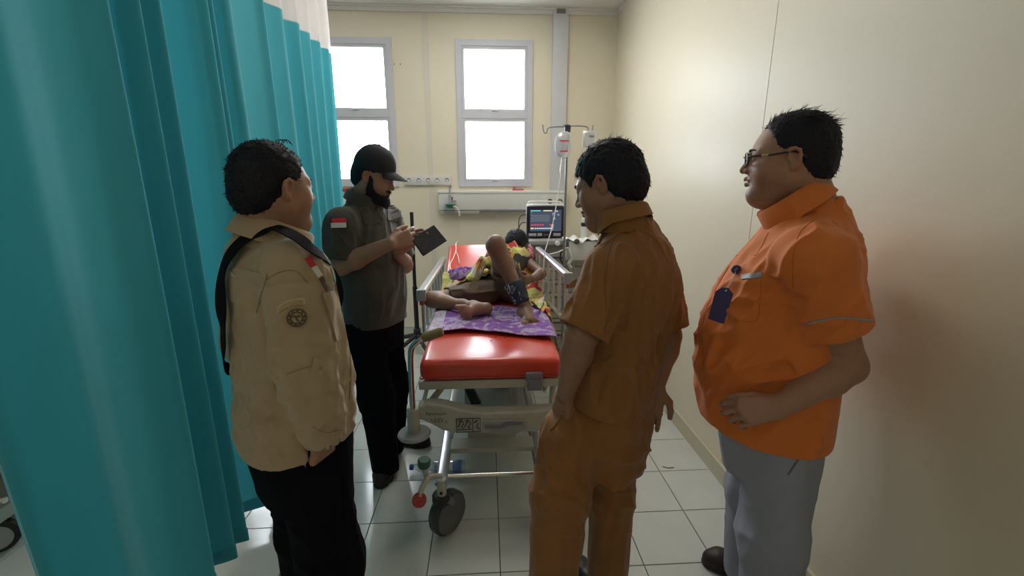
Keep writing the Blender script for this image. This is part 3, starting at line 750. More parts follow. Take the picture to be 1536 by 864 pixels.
MB().lathe([(.020, 1.10), (.026, 1.105), (.026, 1.19), (.015, 1.20)], (c[0], c[1], 0), n=18).build('bottle_body', M_white, bt)
MB().lathe([(.024, 1.20), (.026, 1.205), (.026, 1.225), (.022, 1.23)], (c[0], c[1], 0), n=18).build('band', M_black, bt)
MB().lathe([(.022, 1.23), (.024, 1.24), (.022, 1.265), (.010, 1.272)], (c[0], c[1], 0), n=18).build('cap', M_white, bt)
# teal case by the backrest
tb = empty('teal_case', (.395, 3.66, .80), 'teal plastic case standing between the backrest and the monitor', 'case')
q = [atY(a, b, 3.60) for a, b in [(789, 373), (797, 368), (803, 381), (804, 403), (789, 403)]]
MB().prism(q, (0, .12, 0)).build('case_body', mat('teal_plastic', (.03, .26, .27), .4), tb, False)
q2 = [atY(a, b, 3.595) for a, b in [(789, 385), (803.5, 385), (803.5, 388), (789, 388)]]
MB().prism(q2, (0, .12, 0)).build('lid_seam', mat('dark_teal', (.015, .13, .14), .4), tb, False)

# drip stand with hooks
M_stand = mat('stand_steel', (.30, .30, .32), .35, metal=.8)
iv = empty('drip_stand', (.60, 3.32, 0), 'steel drip stand with curved bag hooks behind the stretcher', 'drip stand')
ivy = 3.30
top = atY(851, 190, ivy)
MB().tube([(top[0] + .005, ivy, .12), (top[0] + .002, ivy, 1.2), (top[0], ivy, top[2] - .02)], .009, 12).build('pole', M_stand, iv)
MB().lathe([(.012, -.045), (.024, -.035), (.026, .005), (.018, .012)], top, n=16).build('hook_hub', mat('hub_navy', (.03, .03, .06), .5), iv)
def hook(pts): MB().tube(smooth_path([atY(a, b, ivy - .01) for a, b in pts], 6), .0042, 8).build('bag_hook', M_stand, iv)
hook([(851, 190), (840, 190), (826, 191), (821, 194), (820, 199), (816.5, 199), (814.5, 192), (814.3, 187)])
hook([(851, 189), (870, 189), (881, 191), (883, 197), (885.5, 198.5), (888, 196), (889.5, 188)])
hook([(851, 190), (846.5, 191), (845.5, 196), (847, 199), (846, 187)])
for k in range(5):
    a = k * 2 * math.pi / 5 + .3
    MB().tube([(top[0], ivy, .13), (top[0] + .26 * math.cos(a), ivy + .26 * math.sin(a), .065)], [.014, .010], 8).lathe([(.02, -.012), (.028, 0), (.02, .012)], (top[0] + .26 * math.cos(a), ivy + .26 * math.sin(a), .028), (-math.sin(a), math.cos(a), 0), 14).build('leg', M_stand, iv)
# infusion bags
def bag_outline(kind):
    if kind == 'round': return [(838, 201), (843, 198), (851, 198), (855, 203), (856, 214), (856, 224), (853, 232), (848, 236.5), (841, 236), (836, 231), (833, 223), (833, 212), (835, 205)]
    return [(875, 196), (894, 197), (894, 222), (874, 221)]
def make_bag(kind, y, label, m_):
    o = [atY(a, b, y) for a, b in bag_outline(kind)]; c = np.mean(o, axis=0)
    r = empty('infusion_bag', c - np.array([0, 0, .1]), label, 'infusion bag')
    P0 = [np.array(p) for p in smooth_path(o + [o[0]], 4)[:-1]] if kind == 'round' else [np.array(p) for p in o]
    n = len(P0); V = []; Fc = []
    prof = [(1.0, 0), (.9, .014), (.6, .024), (.02, .028)] if kind == 'round' else [(1.0, 0), (.93, .008), (.6, .015), (.02, .016)]
    for s in (-1, 1):
        b = len(V)
        for k, off in prof:
            for p_ in P0: V.append(c + (p_ - c) * k + np.array([0, s * off, 0]))
        for i in range(3):
            for j in range(n):
                q_ = (b + i * n + j, b + i * n + (j + 1) % n, b + (i + 1) * n + (j + 1) % n, b + (i + 1) * n + j)
                Fc.append(q_ if s < 0 else q_[::-1])
    mesh_obj('bag_film', V, Fc, m_, r, True)
    MB().tube(P0, .0035, 6, closed=True).build('welded_edge', mat('bag_rim', (.78, .76, .78), .2), r)
    return r, c
M_bag = glass_mat('bag_film', (.86, .87, .90), gloss=.10, rough=.05, opac=.28)
r1, c1 = make_bag('round', ivy - .03, 'rounded clear infusion bag with red print, hanging on the drip stand', M_bag)
for (py0, w_) in ((210.0, 15), (225.5, 13)):
    q = [atY(a, b, ivy - .061) for a, b in [(840, py0), (840 + w_ - 1, py0), (840 + w_ - 1, py0 + 2.5), (840, py0 + 2.5)]]
    MB().prism(q, (0, .001, 0)).build('red_print', mat('red_print', (.70, .10, .09), .5), r1, False)
a_, b_ = atY(841, 223, ivy - .061), atY(853, 223, ivy - .061)
text_on_plane('bag_lettering', 'NaCl', .026, atY(842, 222, ivy - .061), (1, 0, 0), (0, 0, 1), mat('pale_ink', (.45, .42, .44), .6), r1)
MB().tube([atY(845, 236, ivy - .03), atY(843.5, 244, ivy - .03)], [.012, .010], 10).build('port', M_white, r1)
MB().tube([atY(846.5, 198, ivy - .03), atY(847, 191, ivy - .02)], .004, 6).build('hanger_tab', M_white, r1)
r2, c2 = make_bag('flat', ivy - .02, 'flat pale infusion bag on the right hook behind the brown-uniformed man\'s head', M_bag)
q = [atY(a, b, ivy - .038) for a, b in [(884, 203), (891, 203), (891, 206), (884, 206)]]
MB().prism(q, (0, .001, 0)).build('dark_print', M_grey, r2, False)
# drip line
dl = empty('drip_line', atY(842, 262, ivy - .04), 'thin clear drip line with chamber running down from the infusion bag', 'drip line')
MB().tube([atY(843.5, 243, ivy - .03), atY(843, 248, ivy - .03), atY(842, 254, ivy - .03), atY(841.5, 262, ivy - .03)], [.006, .011, .011, .004], 10).build('drip_chamber', mat('chamber_clear', (.76, .74, .78), .2), dl)
MB().tube(smooth_path([atY(841.5, 262, ivy - .03), atY(838, 285, 3.26), atY(834, 310, 3.22), atY(830, 332, 3.18), atY(828, 342, 3.16), atY(822, 362, 3.10), atY(817, 380, 3.05), atY(815.5, 400, 3.02), atY(812, 415, 3.0)], 5), .0036, 7).build('tube', mat('drip_tube', (.72, .69, .72), .3), dl)
MB().tube([atY(829, 337, 3.17), atY(828, 345, 3.15)], .009, 8).build('roller_clamp', M_white, dl)

# black floor stand behind the man in the cap
bs = empty('black_floor_stand', (-.67, 4.02, 0), 'black metal floor stand on legs behind the man with the tablet', 'stand')
sx, sy = -.672, 4.02
MB().tube([(sx, sy, .10), (sx, sy, .62)], .022, 12).build('lower_tube', M_blackp, bs)
MB().tube([(sx, sy, .60), (sx + .006, sy, 1.30)], .016, 12).build('upper_tube', M_blackp, bs)
MB().lathe([(.030, .12), (.034, .13), (.034, .20), (.024, .21)], (sx, sy, 0), n=16).build('collar', M_black, bs)
for k, (dx, dy) in enumerate(((-.42, .02), (-.20, -.38), (.16, -.36), (.30, .10), (-.05, .30))):
    MB().tube([(sx, sy, .15), (sx + dx * .6, sy + dy * .6, .10), (sx + dx, sy + dy, .06)], [.022, .018, .014], 8).lathe([(.02, -.01), (.026, 0), (.02, .01)], (sx + dx, sy + dy, .027), (dy, -dx, 0), 14).build('leg', M_black, bs)

# neighbouring bed beyond the curtain (only its corner shows)
nb = empty('neighbour_bed', (-2.3, 2.2, 0), 'pale grey bed frame with castor beyond the left edge of the curtain', 'bed')
MB().span((-2.85, 1.62, .42), (-1.95, 3.7, .50), .02).build('bed_frame', M_beige, nb)
MB().span((-2.84, 1.60, .50), (-1.96, 3.7, .62), .03).build('mattress', mat('navy_vinyl', (.03, .04, .07), .4), nb)
MB().span((-2.80, 1.58, .30), (-1.98, 1.62, .42), .012).build('foot_cover', M_lgrey, nb)
MB().tube([(-2.85, 1.60, .34), (-1.9, 1.60, .34)], .012, 10).build('foot_rail', M_steel, nb)
MB().span((-2.75, 1.65, .16), (-2.05, 3.6, .22), .01).build('base_frame', M_beige, nb)
for (x, y) in ((-2.12, 1.72), (-2.68, 1.72), (-2.12, 3.5), (-2.68, 3.5)):
    w = MB().tube([(x, y, .14), (x, y, .22)], .02, 10).build('castor', M_beige, nb)
    MB().lathe([(.06, -.022), (.075, -.014), (.075, .014), (.06, .022)], (x, y, .075), (.5, -.85, 0), 28).build('tyre', M_black, w)
    MB().lathe([(.056, -.024), (.056, .024)], (x, y, .075), (.5, -.85, 0), 24).build('hub', M_lgrey, w)
# hairline crack with a crumb of grout by the right wall
c = atZ(995, 702, 0)
tag(MB().tube([c + np.array([-.0, .012, .001]), c + np.array([.02, -.002, .0015]), c + np.array([.035, -.004, .0015]), c + np.array([.06, -.001, .001])], .0025, 5).build('floor_debris', M_ink), 'thin dark scrap lying on a tile joint near the right wall', 'scrap')
# ================================================================== SOFT-SHAPE MODELLER (signed distances -> one smooth skin)
class SDF:
    def __init__(s, lo, hi, h):
        s.lo = np.array(lo, float); s.h = h
        n = np.ceil((np.array(hi) - s.lo) / h).astype(int) + 1
        s.ax = [s.lo[i] + h * np.arange(n[i]) for i in range(3)]
        s.F = np.full(n, 0.5, np.float32)
    def blk(s, lo, hi):
        sl = []; c = []
        for i in range(3):
            a = max(0, int((lo[i] - s.lo[i]) / s.h)); b = min(len(s.ax[i]), int((hi[i] - s.lo[i]) / s.h) + 2)
            if b <= a: return None, None
            sl.append(slice(a, b)); sh = [1, 1, 1]; sh[i] = b - a; c.append(s.ax[i][a:b].reshape(sh).astype(np.float32))
        return tuple(sl), c
    def put(s, sl, d, op, k):
        A = s.F[sl]
        if op == 'u': r = np.minimum(A, d)
        elif op == 's': r = np.maximum(A, -d)
        else: r = np.maximum(A, d)
        if k > 0:
            if op == 'u': h = np.maximum(k - np.abs(A - d), 0) / k; r = r - h * h * k * .25
            elif op == 's': h = np.maximum(k - np.abs(A + d), 0) / k; r = r + h * h * k * .25
            else: h = np.maximum(k - np.abs(A - d), 0) / k; r = r + h * h * k * .25
        s.F[sl] = r
    def cap(s, a, b, ra, rb=None, k=.01, op='u', sq=None):
        rb = ra if rb is None else rb
        a = np.array(a, float); b = np.array(b, float); R = max(ra, rb); pad = R * (1.6 if sq else 1) + k + 3 * s.h
        sl, c = s.blk(np.minimum(a, b) - pad, np.maximum(a, b) + pad)
        if sl is None: return s
        ba = b - a; L2 = float(ba @ ba) + 1e-12
        px, py, pz = c[0] - a[0], c[1] - a[1], c[2] - a[2]
        t = np.clip((px * ba[0] + py * ba[1] + pz * ba[2]) / L2, 0, 1)
        qx, qy, qz = px - t * ba[0], py - t * ba[1], pz - t * ba[2]
        d2 = qx * qx + qy * qy + qz * qz
        if sq:
            n, f = sq; dn = qx * n[0] + qy * n[1] + qz * n[2]; d2 = d2 + (1 / f ** 2 - 1) * dn * dn
        s.put(sl, np.sqrt(np.maximum(d2, 0)) - (ra + (rb - ra) * t), op, k); return s
    def chain(s, pts, rs, k=.01, op='u', sq=None):
        for i in range(len(pts) - 1): s.cap(pts[i], pts[i + 1], rs[i], rs[i + 1], k, op, sq)
        return s
    def ell(s, c0, r, k=.01, op='u', R=None):
        c0 = np.array(c0, float); r = np.array(r, float); pad = r.max() + k + 3 * s.h
        sl, c = s.blk(c0 - pad, c0 + pad)
        if sl is None: return s
        p = [c[i] - c0[i] for i in range(3)]
        if R is not None: p = [p[0] * R[0][j] + p[1] * R[1][j] + p[2] * R[2][j] for j in range(3)]
        k0 = np.sqrt((p[0] / r[0]) ** 2 + (p[1] / r[1]) ** 2 + (p[2] / r[2]) ** 2) + 1e-6
        k1 = np.sqrt((p[0] / r[0] ** 2) ** 2 + (p[1] / r[1] ** 2) ** 2 + (p[2] / r[2] ** 2) ** 2) + 1e-6
        s.put(sl, k0 * (k0 - 1) / k1, op, k); return s
    def fn(s, f, lo, hi, op='u', k=.0):
        sl, c = s.blk(lo, hi)
        if sl is not None: s.put(sl, f(*c).astype(np.float32), op, k)
        return s
    def rings(s, fr, rows, k=.02, op='u', n=2.5, off=0.0):
        """rows: (z, lat, fwd, half width, depth front, depth back) in a person's frame"""
        T = np.array(rows, float); zz = np.linspace(T[0, 0], T[-1, 0], 160)
        D = np.stack([np.interp(zz, T[:, 0], T[:, j]) for j in range(1, 6)], 1)
        ker = np.hanning(23); ker /= ker.sum()
        D = np.stack([np.convolve(np.pad(D[:, j], 11, 'edge'), ker, 'valid') for j in range(5)], 1)
        m = D[:, 2:].max() + .15
        sl, c = s.blk((fr.b[0] - m - .15, fr.b[1] - m - .15, T[0, 0] - .04), (fr.b[0] + m + .15, fr.b[1] + m + .15, T[-1, 0] + .04))
        z = np.clip(c[2], T[0, 0], T[-1, 0])
        g = [np.interp(z.ravel(), zz, D[:, j]).reshape(z.shape) for j in range(5)]
        dx, dy = c[0] - fr.b[0], c[1] - fr.b[1]
        u = dx * fr.l[0] + dy * fr.l[1] - g[0]; v = dx * fr.f[0] + dy * fr.f[1] - g[1]
        rx = g[2] + off; ry = np.where(v > 0, g[3], g[4]) + off
        q = ((np.abs(u) / rx) ** n + (np.abs(v) / ry) ** n) ** (1 / n)
        d = (q - 1) * np.minimum(rx, ry)
        d = np.maximum(d, np.maximum(T[0, 0] - c[2], c[2] - T[-1, 0]))
        s.put(sl, d.astype(np.float32), op, k); return s
    def cut(s, p0, n):
        """keep the side the normal points away from"""
        n = np.array(n, float); n /= np.linalg.norm(n); p0 = np.array(p0, float)
        d = (s.ax[0].reshape(-1, 1, 1) - p0[0]) * n[0] + (s.ax[1].reshape(1, -1, 1) - p0[1]) * n[1] + (s.ax[2].reshape(1, 1, -1) - p0[2]) * n[2]
        s.F = np.maximum(s.F, d.astype(np.float32)); return s
    def mesh(s):
        F = s.F; N = F < 0
        cnt = np.zeros(tuple(np.array(F.shape) - 1), np.uint8)
        off = [(i, j, k) for i in (0, 1) for j in (0, 1) for k in (0, 1)]
        nx, ny, nz = F.shape
        for (i, j, k) in off: cnt += N[i:nx - 1 + i, j:ny - 1 + j, k:nz - 1 + k]
        act = np.argwhere((cnt > 0) & (cnt < 8))
        ids = np.full(cnt.shape, -1, np.int32); ids[tuple(act.T)] = np.arange(len(act))
        val = {o: F[act[:, 0] + o[0], act[:, 1] + o[1], act[:, 2] + o[2]] for o in off}
        S = np.zeros((len(act), 3)); C = np.zeros(len(act))
        for o in off:
            for a in range(3):
                if o[a] == 1: continue
                q = list(o); q[a] = 1; q = tuple(q)
                m = (val[o] < 0) != (val[q] < 0)
                t = val[o][m] / (val[o][m] - val[q][m]); p = np.tile(np.array(o, float), (m.sum(), 1)); p[:, a] += t
                S[m] += p; C[m] += 1
        V = s.lo + s.h * (act + S / C[:, None])
        Q = []
        for a in range(3):
            b, c = (a + 1) % 3, (a + 2) % 3
            A = [slice(None)] * 3; B = [slice(None)] * 3; A[a] = slice(0, F.shape[a] - 1); B[a] = slice(1, None)
            e = np.argwhere(N[tuple(A)] != N[tuple(B)])
            e = e[(e[:, b] > 0) & (e[:, c] > 0) & (e[:, b] < F.shape[b] - 1) & (e[:, c] < F.shape[c] - 1)]
            def at(db, dc):
                x = e.copy(); x[:, b] += db; x[:, c] += dc; return ids[tuple(x.T)]
            q = np.stack([at(-1, -1), at(0, -1), at(0, 0), at(-1, 0)], 1)
            flip = ~N[tuple(e.T)]; q[flip] = q[flip][:, ::-1]; Q.append(q)
        Q = np.vstack(Q); Q = Q[(Q >= 0).all(1)]
        return V, Q

def normals(V, Q):
    n = np.cross(V[Q[:, 2]] - V[Q[:, 0]], V[Q[:, 3]] - V[Q[:, 1]]); N = np.zeros_like(V)
    for j in range(4): np.add.at(N, Q[:, j], n)
    return N / (np.linalg.norm(N, axis=1, keepdims=True) + 1e-12)

_perm = np.random.default_rng(5).random(4096)
def vnoise(P, seed=0):
    I = np.floor(P).astype(np.int64); f = P - I; f = f * f * (3 - 2 * f)
    def hsh(i, j, k): return _perm[(i * 73856093 ^ j * 19349663 ^ k * 83492791 ^ seed * 7919) & 4095]
    r = 0
    for i in (0, 1):
        for j in (0, 1):
            for k in (0, 1):
                w = (f[:, 0] if i else 1 - f[:, 0]) * (f[:, 1] if j else 1 - f[:, 1]) * (f[:, 2] if k else 1 - f[:, 2])
                r = r + w * hsh(I[:, 0] + i, I[:, 1] + j, I[:, 2] + k)
    return r
def folds(V, e, wl, ln, amp, seed=0, c=None, R=None):
    """long soft creases running along e: wl = spacing, ln = length"""
    e = np.array(e, float); e /= np.linalg.norm(e); u = np.cross(e, [.31, .77, .55]); u /= np.linalg.norm(u); w = np.cross(e, u)
    n = vnoise(np.stack([V @ u / wl, V @ w / wl, V @ e / ln], 1) + 50, seed)
    r = (1 - np.abs(2 * n - 1)); d = amp * (r * r - .45)
    if c is not None: d = d * np.exp(-((V - np.array(c)) ** 2).sum(1) / R ** 2)
    return d

def hem_mask(V, c, n, R=.125):
    """calms the creases towards a sleeve opening"""
    d = (V - c) @ n; r = np.sqrt(np.maximum(((V - c) ** 2).sum(1) - d * d, 0))
    return np.where((r < R) & (d > -.06), np.clip(-d / .05, .08, 1), 1.0)

class Frame:
    def __init__(s, base, deg):
        s.b = np.array([base[0], base[1], 0.0]); a = math.radians(deg)
        s.f = np.array([math.cos(a), math.sin(a), 0]); s.l = np.array([-math.sin(a), math.cos(a), 0])
    def L(s, lat, fwd, z): return s.b + s.l * lat + s.f * fwd + np.array([0, 0, z])

# ------------------------------------------------------------------ heads
def head_rot(yaw, pitch=0, roll=0):
    """local x = face's right, y = forward, z = up"""
    return rotm((0, 0, 1), yaw - 90) @ rotm((1, 0, 0), -pitch) @ rotm((0, 1, 0), roll)

def hairline(y, pts): return np.interp(y, [p[0] for p in pts], [p[1] for p in pts])
HL_STD = [(-.12, -.085), (-.06, -.080), (-.025, -.045), (-.012, -.012), (.002, .028), (.018, .020), (.030, -.012), (.040, .030), (.052, .062), (.075, .082), (.10, .10)]

def build_head(h, neck_end, neck_r=.058, jaw=1.0, fat=0.0, mouth=0.0, wide=1.0, beard=False):
    s = SDF((-.125, -.15, -.26), (.125, .15, .14), h)
    s.ell((0, -.018, .034), (.076 * wide, .096, .082), 0)
    s.ell((0, .028, -.025), (.063 * wide, .070, .088), .04)
    for x in (-1, 1):
        s.cap((x * .050 * wide * jaw, .005, -.055), (x * .012, .062, -.092), .026 + fat * .3, .020, .03)
        s.ell((x * .040 * wide, .046, -.028), (.032 + fat * .5, .030 + fat * .3, .036 + fat * .4), .025)
        s.cap((x * .012, .088, .022), (x * .046, .070, .020), .010, .008, .018)
    s.ell((0, .072, -.093), (.024, .019, .017), .02)
    if fat: s.ell((0, .035, -.105), (.045, .050, .030 + fat * .3), .04)
    s.cap((0, .088, .014), (0, .109, -.024), .0075, .0110, .012)
    for x in (-1, 1):
        s.ell((x * .0115, .099, -.029), (.0085, .0100, .0078), .006)
        s.ell((x * .0065, .103, -.0375), (.0036, .005, .004), .003, 's')
        s.ell((x * .032, .096, .006), (.017, .014, .012), .012, 's')
        s.ell((x * .032, .0775, .006), (.0165, .0140, .0125), .006)
        s.ell((x * .032, .0930, .0040), (.0125, .0100, .0036), .002, 's')
    s.cap((-.017, .0885, -.0535), (0, .1005, -.0510), .0046, .0062, .006); s.cap((.017, .0865, -.0535), (0, .1005, -.0510), .0042, .0055, .006)
    s.cap((-.014, .0865, -.0640 - mouth), (0, .0975, -.0645 - mouth), .0048, .0068, .006); s.cap((.014, .0865, -.0640 - mouth), (0, .0975, -.0645 - mouth), .0045, .0062, .006)
    s.cap((-.020, .090, -.0580), (.020, .090, -.0580), .0014 + mouth * .6, None, .003, 's'); s.cap((-.012, .100, -.0578), (.012, .100, -.0578), .0016 + mouth, None, .003, 's')
    s.ell((0, .086, -.076), (.016, .010, .006), .008, 's')
    for x in (-1, 1):     # ears: helix, lobe, hollow, tragus
        X = .0745 * wide
        R = rotm((0, 0, 1), x * 24) @ rotm((1, 0, 0), -12)
        s.ell((x * (X + .004), -.010, -.003), (.0080, .0165, .027), .008, 'u', R)
        s.ell((x * (X + .0150), -.006, .000), (.0085, .0115, .019), .004, 's', R)
        pts = [(x * (X + .002), .004, .003), (x * (X + .008), .004, .016), (x * (X + .013), -.006, .023), (x * (X + .016), -.018, .017), (x * (X + .016), -.022, .003), (x * (X + .012), -.018, -.012), (x * (X + .006), -.010, -.023)]
        s.chain(pts, [.0033, .0037, .0040, .0040, .0038, .0038, .0046], .004)
        s.ell((x * (X + .005), -.007, -.025), (.0055, .0075, .008), .006)
        s.ell((x * (X + .003), .005, -.004), (.004, .004, .006), .003)
    s.chain([(0, -.030, -.045), tuple((np.array([0, -.03, -.045]) + np.array(neck_end)) / 2), tuple(neck_end)], [neck_r, neck_r * .98, neck_r * 1.05], .03)
    return s.mesh()

def head_cols(V, skin, lip=(.75, .50, .50), stubble=0.0, tache=0.0):
    c = np.tile(np.array(skin, float), (len(V), 1))
    x, y, z = V[:, 0], V[:, 1], V[:, 2]
    c *= (.92 + .16 * vnoise(V * 60 + 9)).reshape(-1, 1)
    m = np.exp(-((x / .019) ** 2 + ((z + .058) / .0085) ** 2)) * (y > .082)
    c = c * (1 - m[:, None]) + c * np.array(lip) * m[:, None]
    if stubble:
        b = np.clip((-.035 - z) / .03, 0, 1) * np.clip((y + .01) / .03, 0, 1) * (z > -.115)
        c *= (1 - stubble * b)[:, None]
    if tache:
        b = np.exp(-((x / .022) ** 2 + ((z + .0445) / .0055) ** 2)) * (y > .08); c *= (1 - tache * b)[:, None]
    er = np.clip((np.abs(x) - .074) / .01, 0, 1); c *= 1 + er[:, None] * np.array([.12, -.02, -.04])
    return c

def hair_cap(h, offs, hl, noise_amp=.004, top=.0, seed=1, wide=1.0, back=0.0):
    """shell of hair on the skull above the hairline"""
    s = SDF((-.125, -.15, -.12), (.125, .13, .17), h)
    s.ell((0, -.018 - back * .5, .034 + top * .4), (.076 * wide + offs, .096 + offs + back, .082 + offs + top), 0)
    s.ell((0, -.055, -.02), (.066 * wide + offs * .7, .058 + offs, .066), .03)
    def reg(X, Y, Z):
        a = hairline(Y.ravel(), hl).reshape(Y.shape); return (a - Z) * .75 + 0 * X
    s.fn(reg, (-.2, -.2, -.2), (.2, .2, .2), 'i', .006)
    def side(X, Y, Z): return np.where((Z < .03), np.abs(X) - (.0760 * wide + offs * .75), -1.0) + 0 * Y
    V, Q = s.mesh(); N = normals(V, Q)
    n = vnoise(V * np.array([120, 60, 60]) + 7, seed) + .6 * vnoise(V * 190 + 3, seed + 1)
    return V + N * ((n - .8) * noise_amp)[:, None], Q

def strands(V, Q, count, length, comb, rnd, seed=3, width=.0011, zmin=-.02, lift=.6):
    """tapered locks rooted on the hair shell, combed one way and scattered"""
    rg = np.random.default_rng(seed); N = normals(V, Q); cand = np.where(V[:, 2] > zmin)[0]
    pick = rg.choice(cand, count); out = MB(); VV = []; FF = []
    comb = np.array(comb, float)
    for i in pick:
        p = V[i] - N[i] * .002; t = comb - N[i] * (comb @ N[i])
        d = N[i] * lift + t + rg.normal(0, rnd, 3); d /= np.linalg.norm(d)
        L = length * rg.uniform(.5, 1.25); g = rg.normal(0, .35, 3) + np.array([0, 0, -.25]); b = len(VV)
        u = np.cross(d, [.3, .5, .8]); u /= np.linalg.norm(u); w = np.cross(d, u)
        for k, (tt, r) in enumerate(((0, 1), (.5, .8), (1, .12))):
            c = p + d * L * tt + g * L * tt * tt * .5
            for a in range(3): VV.append(c + width * r * (math.cos(a * 2.094) * u + math.sin(a * 2.094) * w))
        for k in range(2):
            for a in range(3): FF.append((b + k * 3 + a, b + k * 3 + (a + 1) % 3, b + (k + 1) * 3 + (a + 1) % 3, b + (k + 1) * 3 + a))
    return np.array(VV), np.array(FF)

# ------------------------------------------------------------------ hands, arms
FING = [(.028, .090, (.040, .024, .019), .0090), (.0092, .095, (.045, .028, .020), .0092), (-.0100, .090, (.041, .026, .020), .0088), (-.0285, .080, (.032, .019, .017), .0078)]
def hand(s, wrist, X, Y, Z, curls, splay=(0.10, .03, -.03, -.10), thumb=((.55, .70, -.30), (.40, .85, -.25), (.25, .95, -.2)), sc=1.0, fat=1.0):
    """X thumb side, Y along the fingers, Z back of the hand; curls: (a,b,c) degrees per finger, index..little"""
    W = np.array(wrist, float); X = np.array(X, float); Y = np.array(Y, float)
    Y = Y / np.linalg.norm(Y); X = X - Y * (X @ Y); X /= np.linalg.norm(X); Zc = np.cross(X, Y)
    Zv = np.array(Z, float)
    if Zc @ Zv < 0: Zc = -Zc
    to = lambda p: W + sc * (X * p[0] + Y * p[1] + Zc * p[2])
    for (fx, fy, seg, r), cu, sp in zip(FING, curls, splay):
        s.cap(to((fx * .55, .008, 0)), to((fx, fy, 0)), sc * .0125 * fat, sc * .0112 * fat, .012 * sc)
        p = np.array([fx, fy, 0.0]); ang = 0
        for i, L in enumerate(seg):
            ang += math.radians(cu[i])
            d = np.array([math.sin(sp), math.cos(ang) * math.cos(sp), -math.sin(ang)]); q = p + d * L
            s.cap(to(p), to(q), sc * r * (1 - .08 * i) * fat, sc * r * (.93 - .08 * i) * fat, .003 * sc); p = q
    p = np.array([.020, .018, -.006]); 
    for i, (d, L, r0, r1) in enumerate(zip(thumb, (.042, .032, .026), (.0145, .0112, .0098), (.0118, .0098, .0080))):
        d = np.array(d, float); d /= np.linalg.norm(d); q = p + d * L
        s.cap(to(p), to(q), sc * r0 * fat, sc * r1 * fat, (.012, .005, .004)[i] * sc); p = q
    s.ell(to((.004, .048, -.008)), (.030 * sc, .030 * sc, .014 * sc), .012, 'u', np.stack([X, Y, Zc], 1))
    return s

def arm_sdf(lo, hi, h, sh, el, wr, fat=1.0):
    s = SDF(lo, hi, h); sh, el, wr = map(np.array, (sh, el, wr))
    s.chain([sh, el], [.052 * fat, .042 * fat], .02)
    m = el + (wr - el) * .28
    s.chain([el, m, wr], [.040 * fat, .042 * fat, .027 * (fat + 1) / 2], .02)
    return s
def bounds(pts, pad):
    P = np.array(pts, float); return P.min(0) - pad, P.max(0) + pad

class Skin:
    """gathers the pieces of one body into a single mesh"""
    def __init__(s): s.V = []; s.Q = []; s.C = []; s.n = 0
    def add(s, V, Q, C):
        s.V.append(V); s.Q.append(Q + s.n); s.n += len(V); s.C.append(np.broadcast_to(np.array(C, float), V.shape) if np.ndim(C) == 1 else C)
    def build(s, name, m, parent): return fast_mesh(name, np.vstack(s.V), np.vstack(s.Q), m, parent, np.vstack(s.C))

def cloth(name, s, m, parent, disp=None):
    V, Q = s.mesh()
    if disp is not None:
        N = normals(V, Q); V = V + N * disp(V)[:, None]
    o = fast_mesh(name, V, Q, m, parent)
    return o, BVHTree.FromPolygons(V.tolist(), Q.tolist())

def project(bvh, P, d, off):
    out = []
    d = Vector(d).normalized()
    for p in np.asarray(P).reshape(-1, 3):
        hit = bvh.ray_cast(Vector(p) - d * .25, d, .6)
        if hit[0] is None:
            hit = bvh.find_nearest(Vector(p)); nn = hit[1]
        else: nn = hit[1]
        if nn.dot(d) > 0: nn = -nn
        out.append(np.array(hit[0] + nn * off))
    return np.array(out)

def decal(name, bvh, c, d, up, w, h, m, parent, off=.003, nu=8, nv=8, shape=None, seat=.004):
    """a thin piece of cloth lying on a garment: w x h round the point c, seen along d; shape(u,v) bends the rectangle"""
    d = np.array(d, float); d /= np.linalg.norm(d); up = np.array(up, float); up -= d * (up @ d); up /= np.linalg.norm(up); r = np.cross(d, up)
    G = np.zeros((nu, nv, 3))
    for i in range(nu):
        for j in range(nv):
            u, v = i / (nu - 1) * 2 - 1, j / (nv - 1) * 2 - 1
            if shape: u, v = shape(u, v)
            G[i, j] = np.array(c) + r * u * w / 2 + up * v * h / 2
    A = project(bvh, G, d, off).reshape(nu, nv, 3)
    B = project(bvh, G, d, off - seat).reshape(nu, nv, 3)
    V = np.vstack([A.reshape(-1, 3), B.reshape(-1, 3)]); o = nu * nv; idx = lambda i, j: i * nv + j
    Fc = [(idx(i, j), idx(i + 1, j), idx(i + 1, j + 1), idx(i, j + 1)) for i in range(nu - 1) for j in range(nv - 1)]
    rim = [idx(i, 0) for i in range(nu)] + [idx(nu - 1, j) for j in range(1, nv)] + [idx(i, nv - 1) for i in range(nu - 2, -1, -1)] + [idx(0, j) for j in range(nv - 2, 0, -1)]
    Fc += [(b, a, o + a, o + b) for a, b in zip(rim, rim[1:] + rim[:1])]
    return mesh_obj(name, V, Fc, m, parent, True, 50)

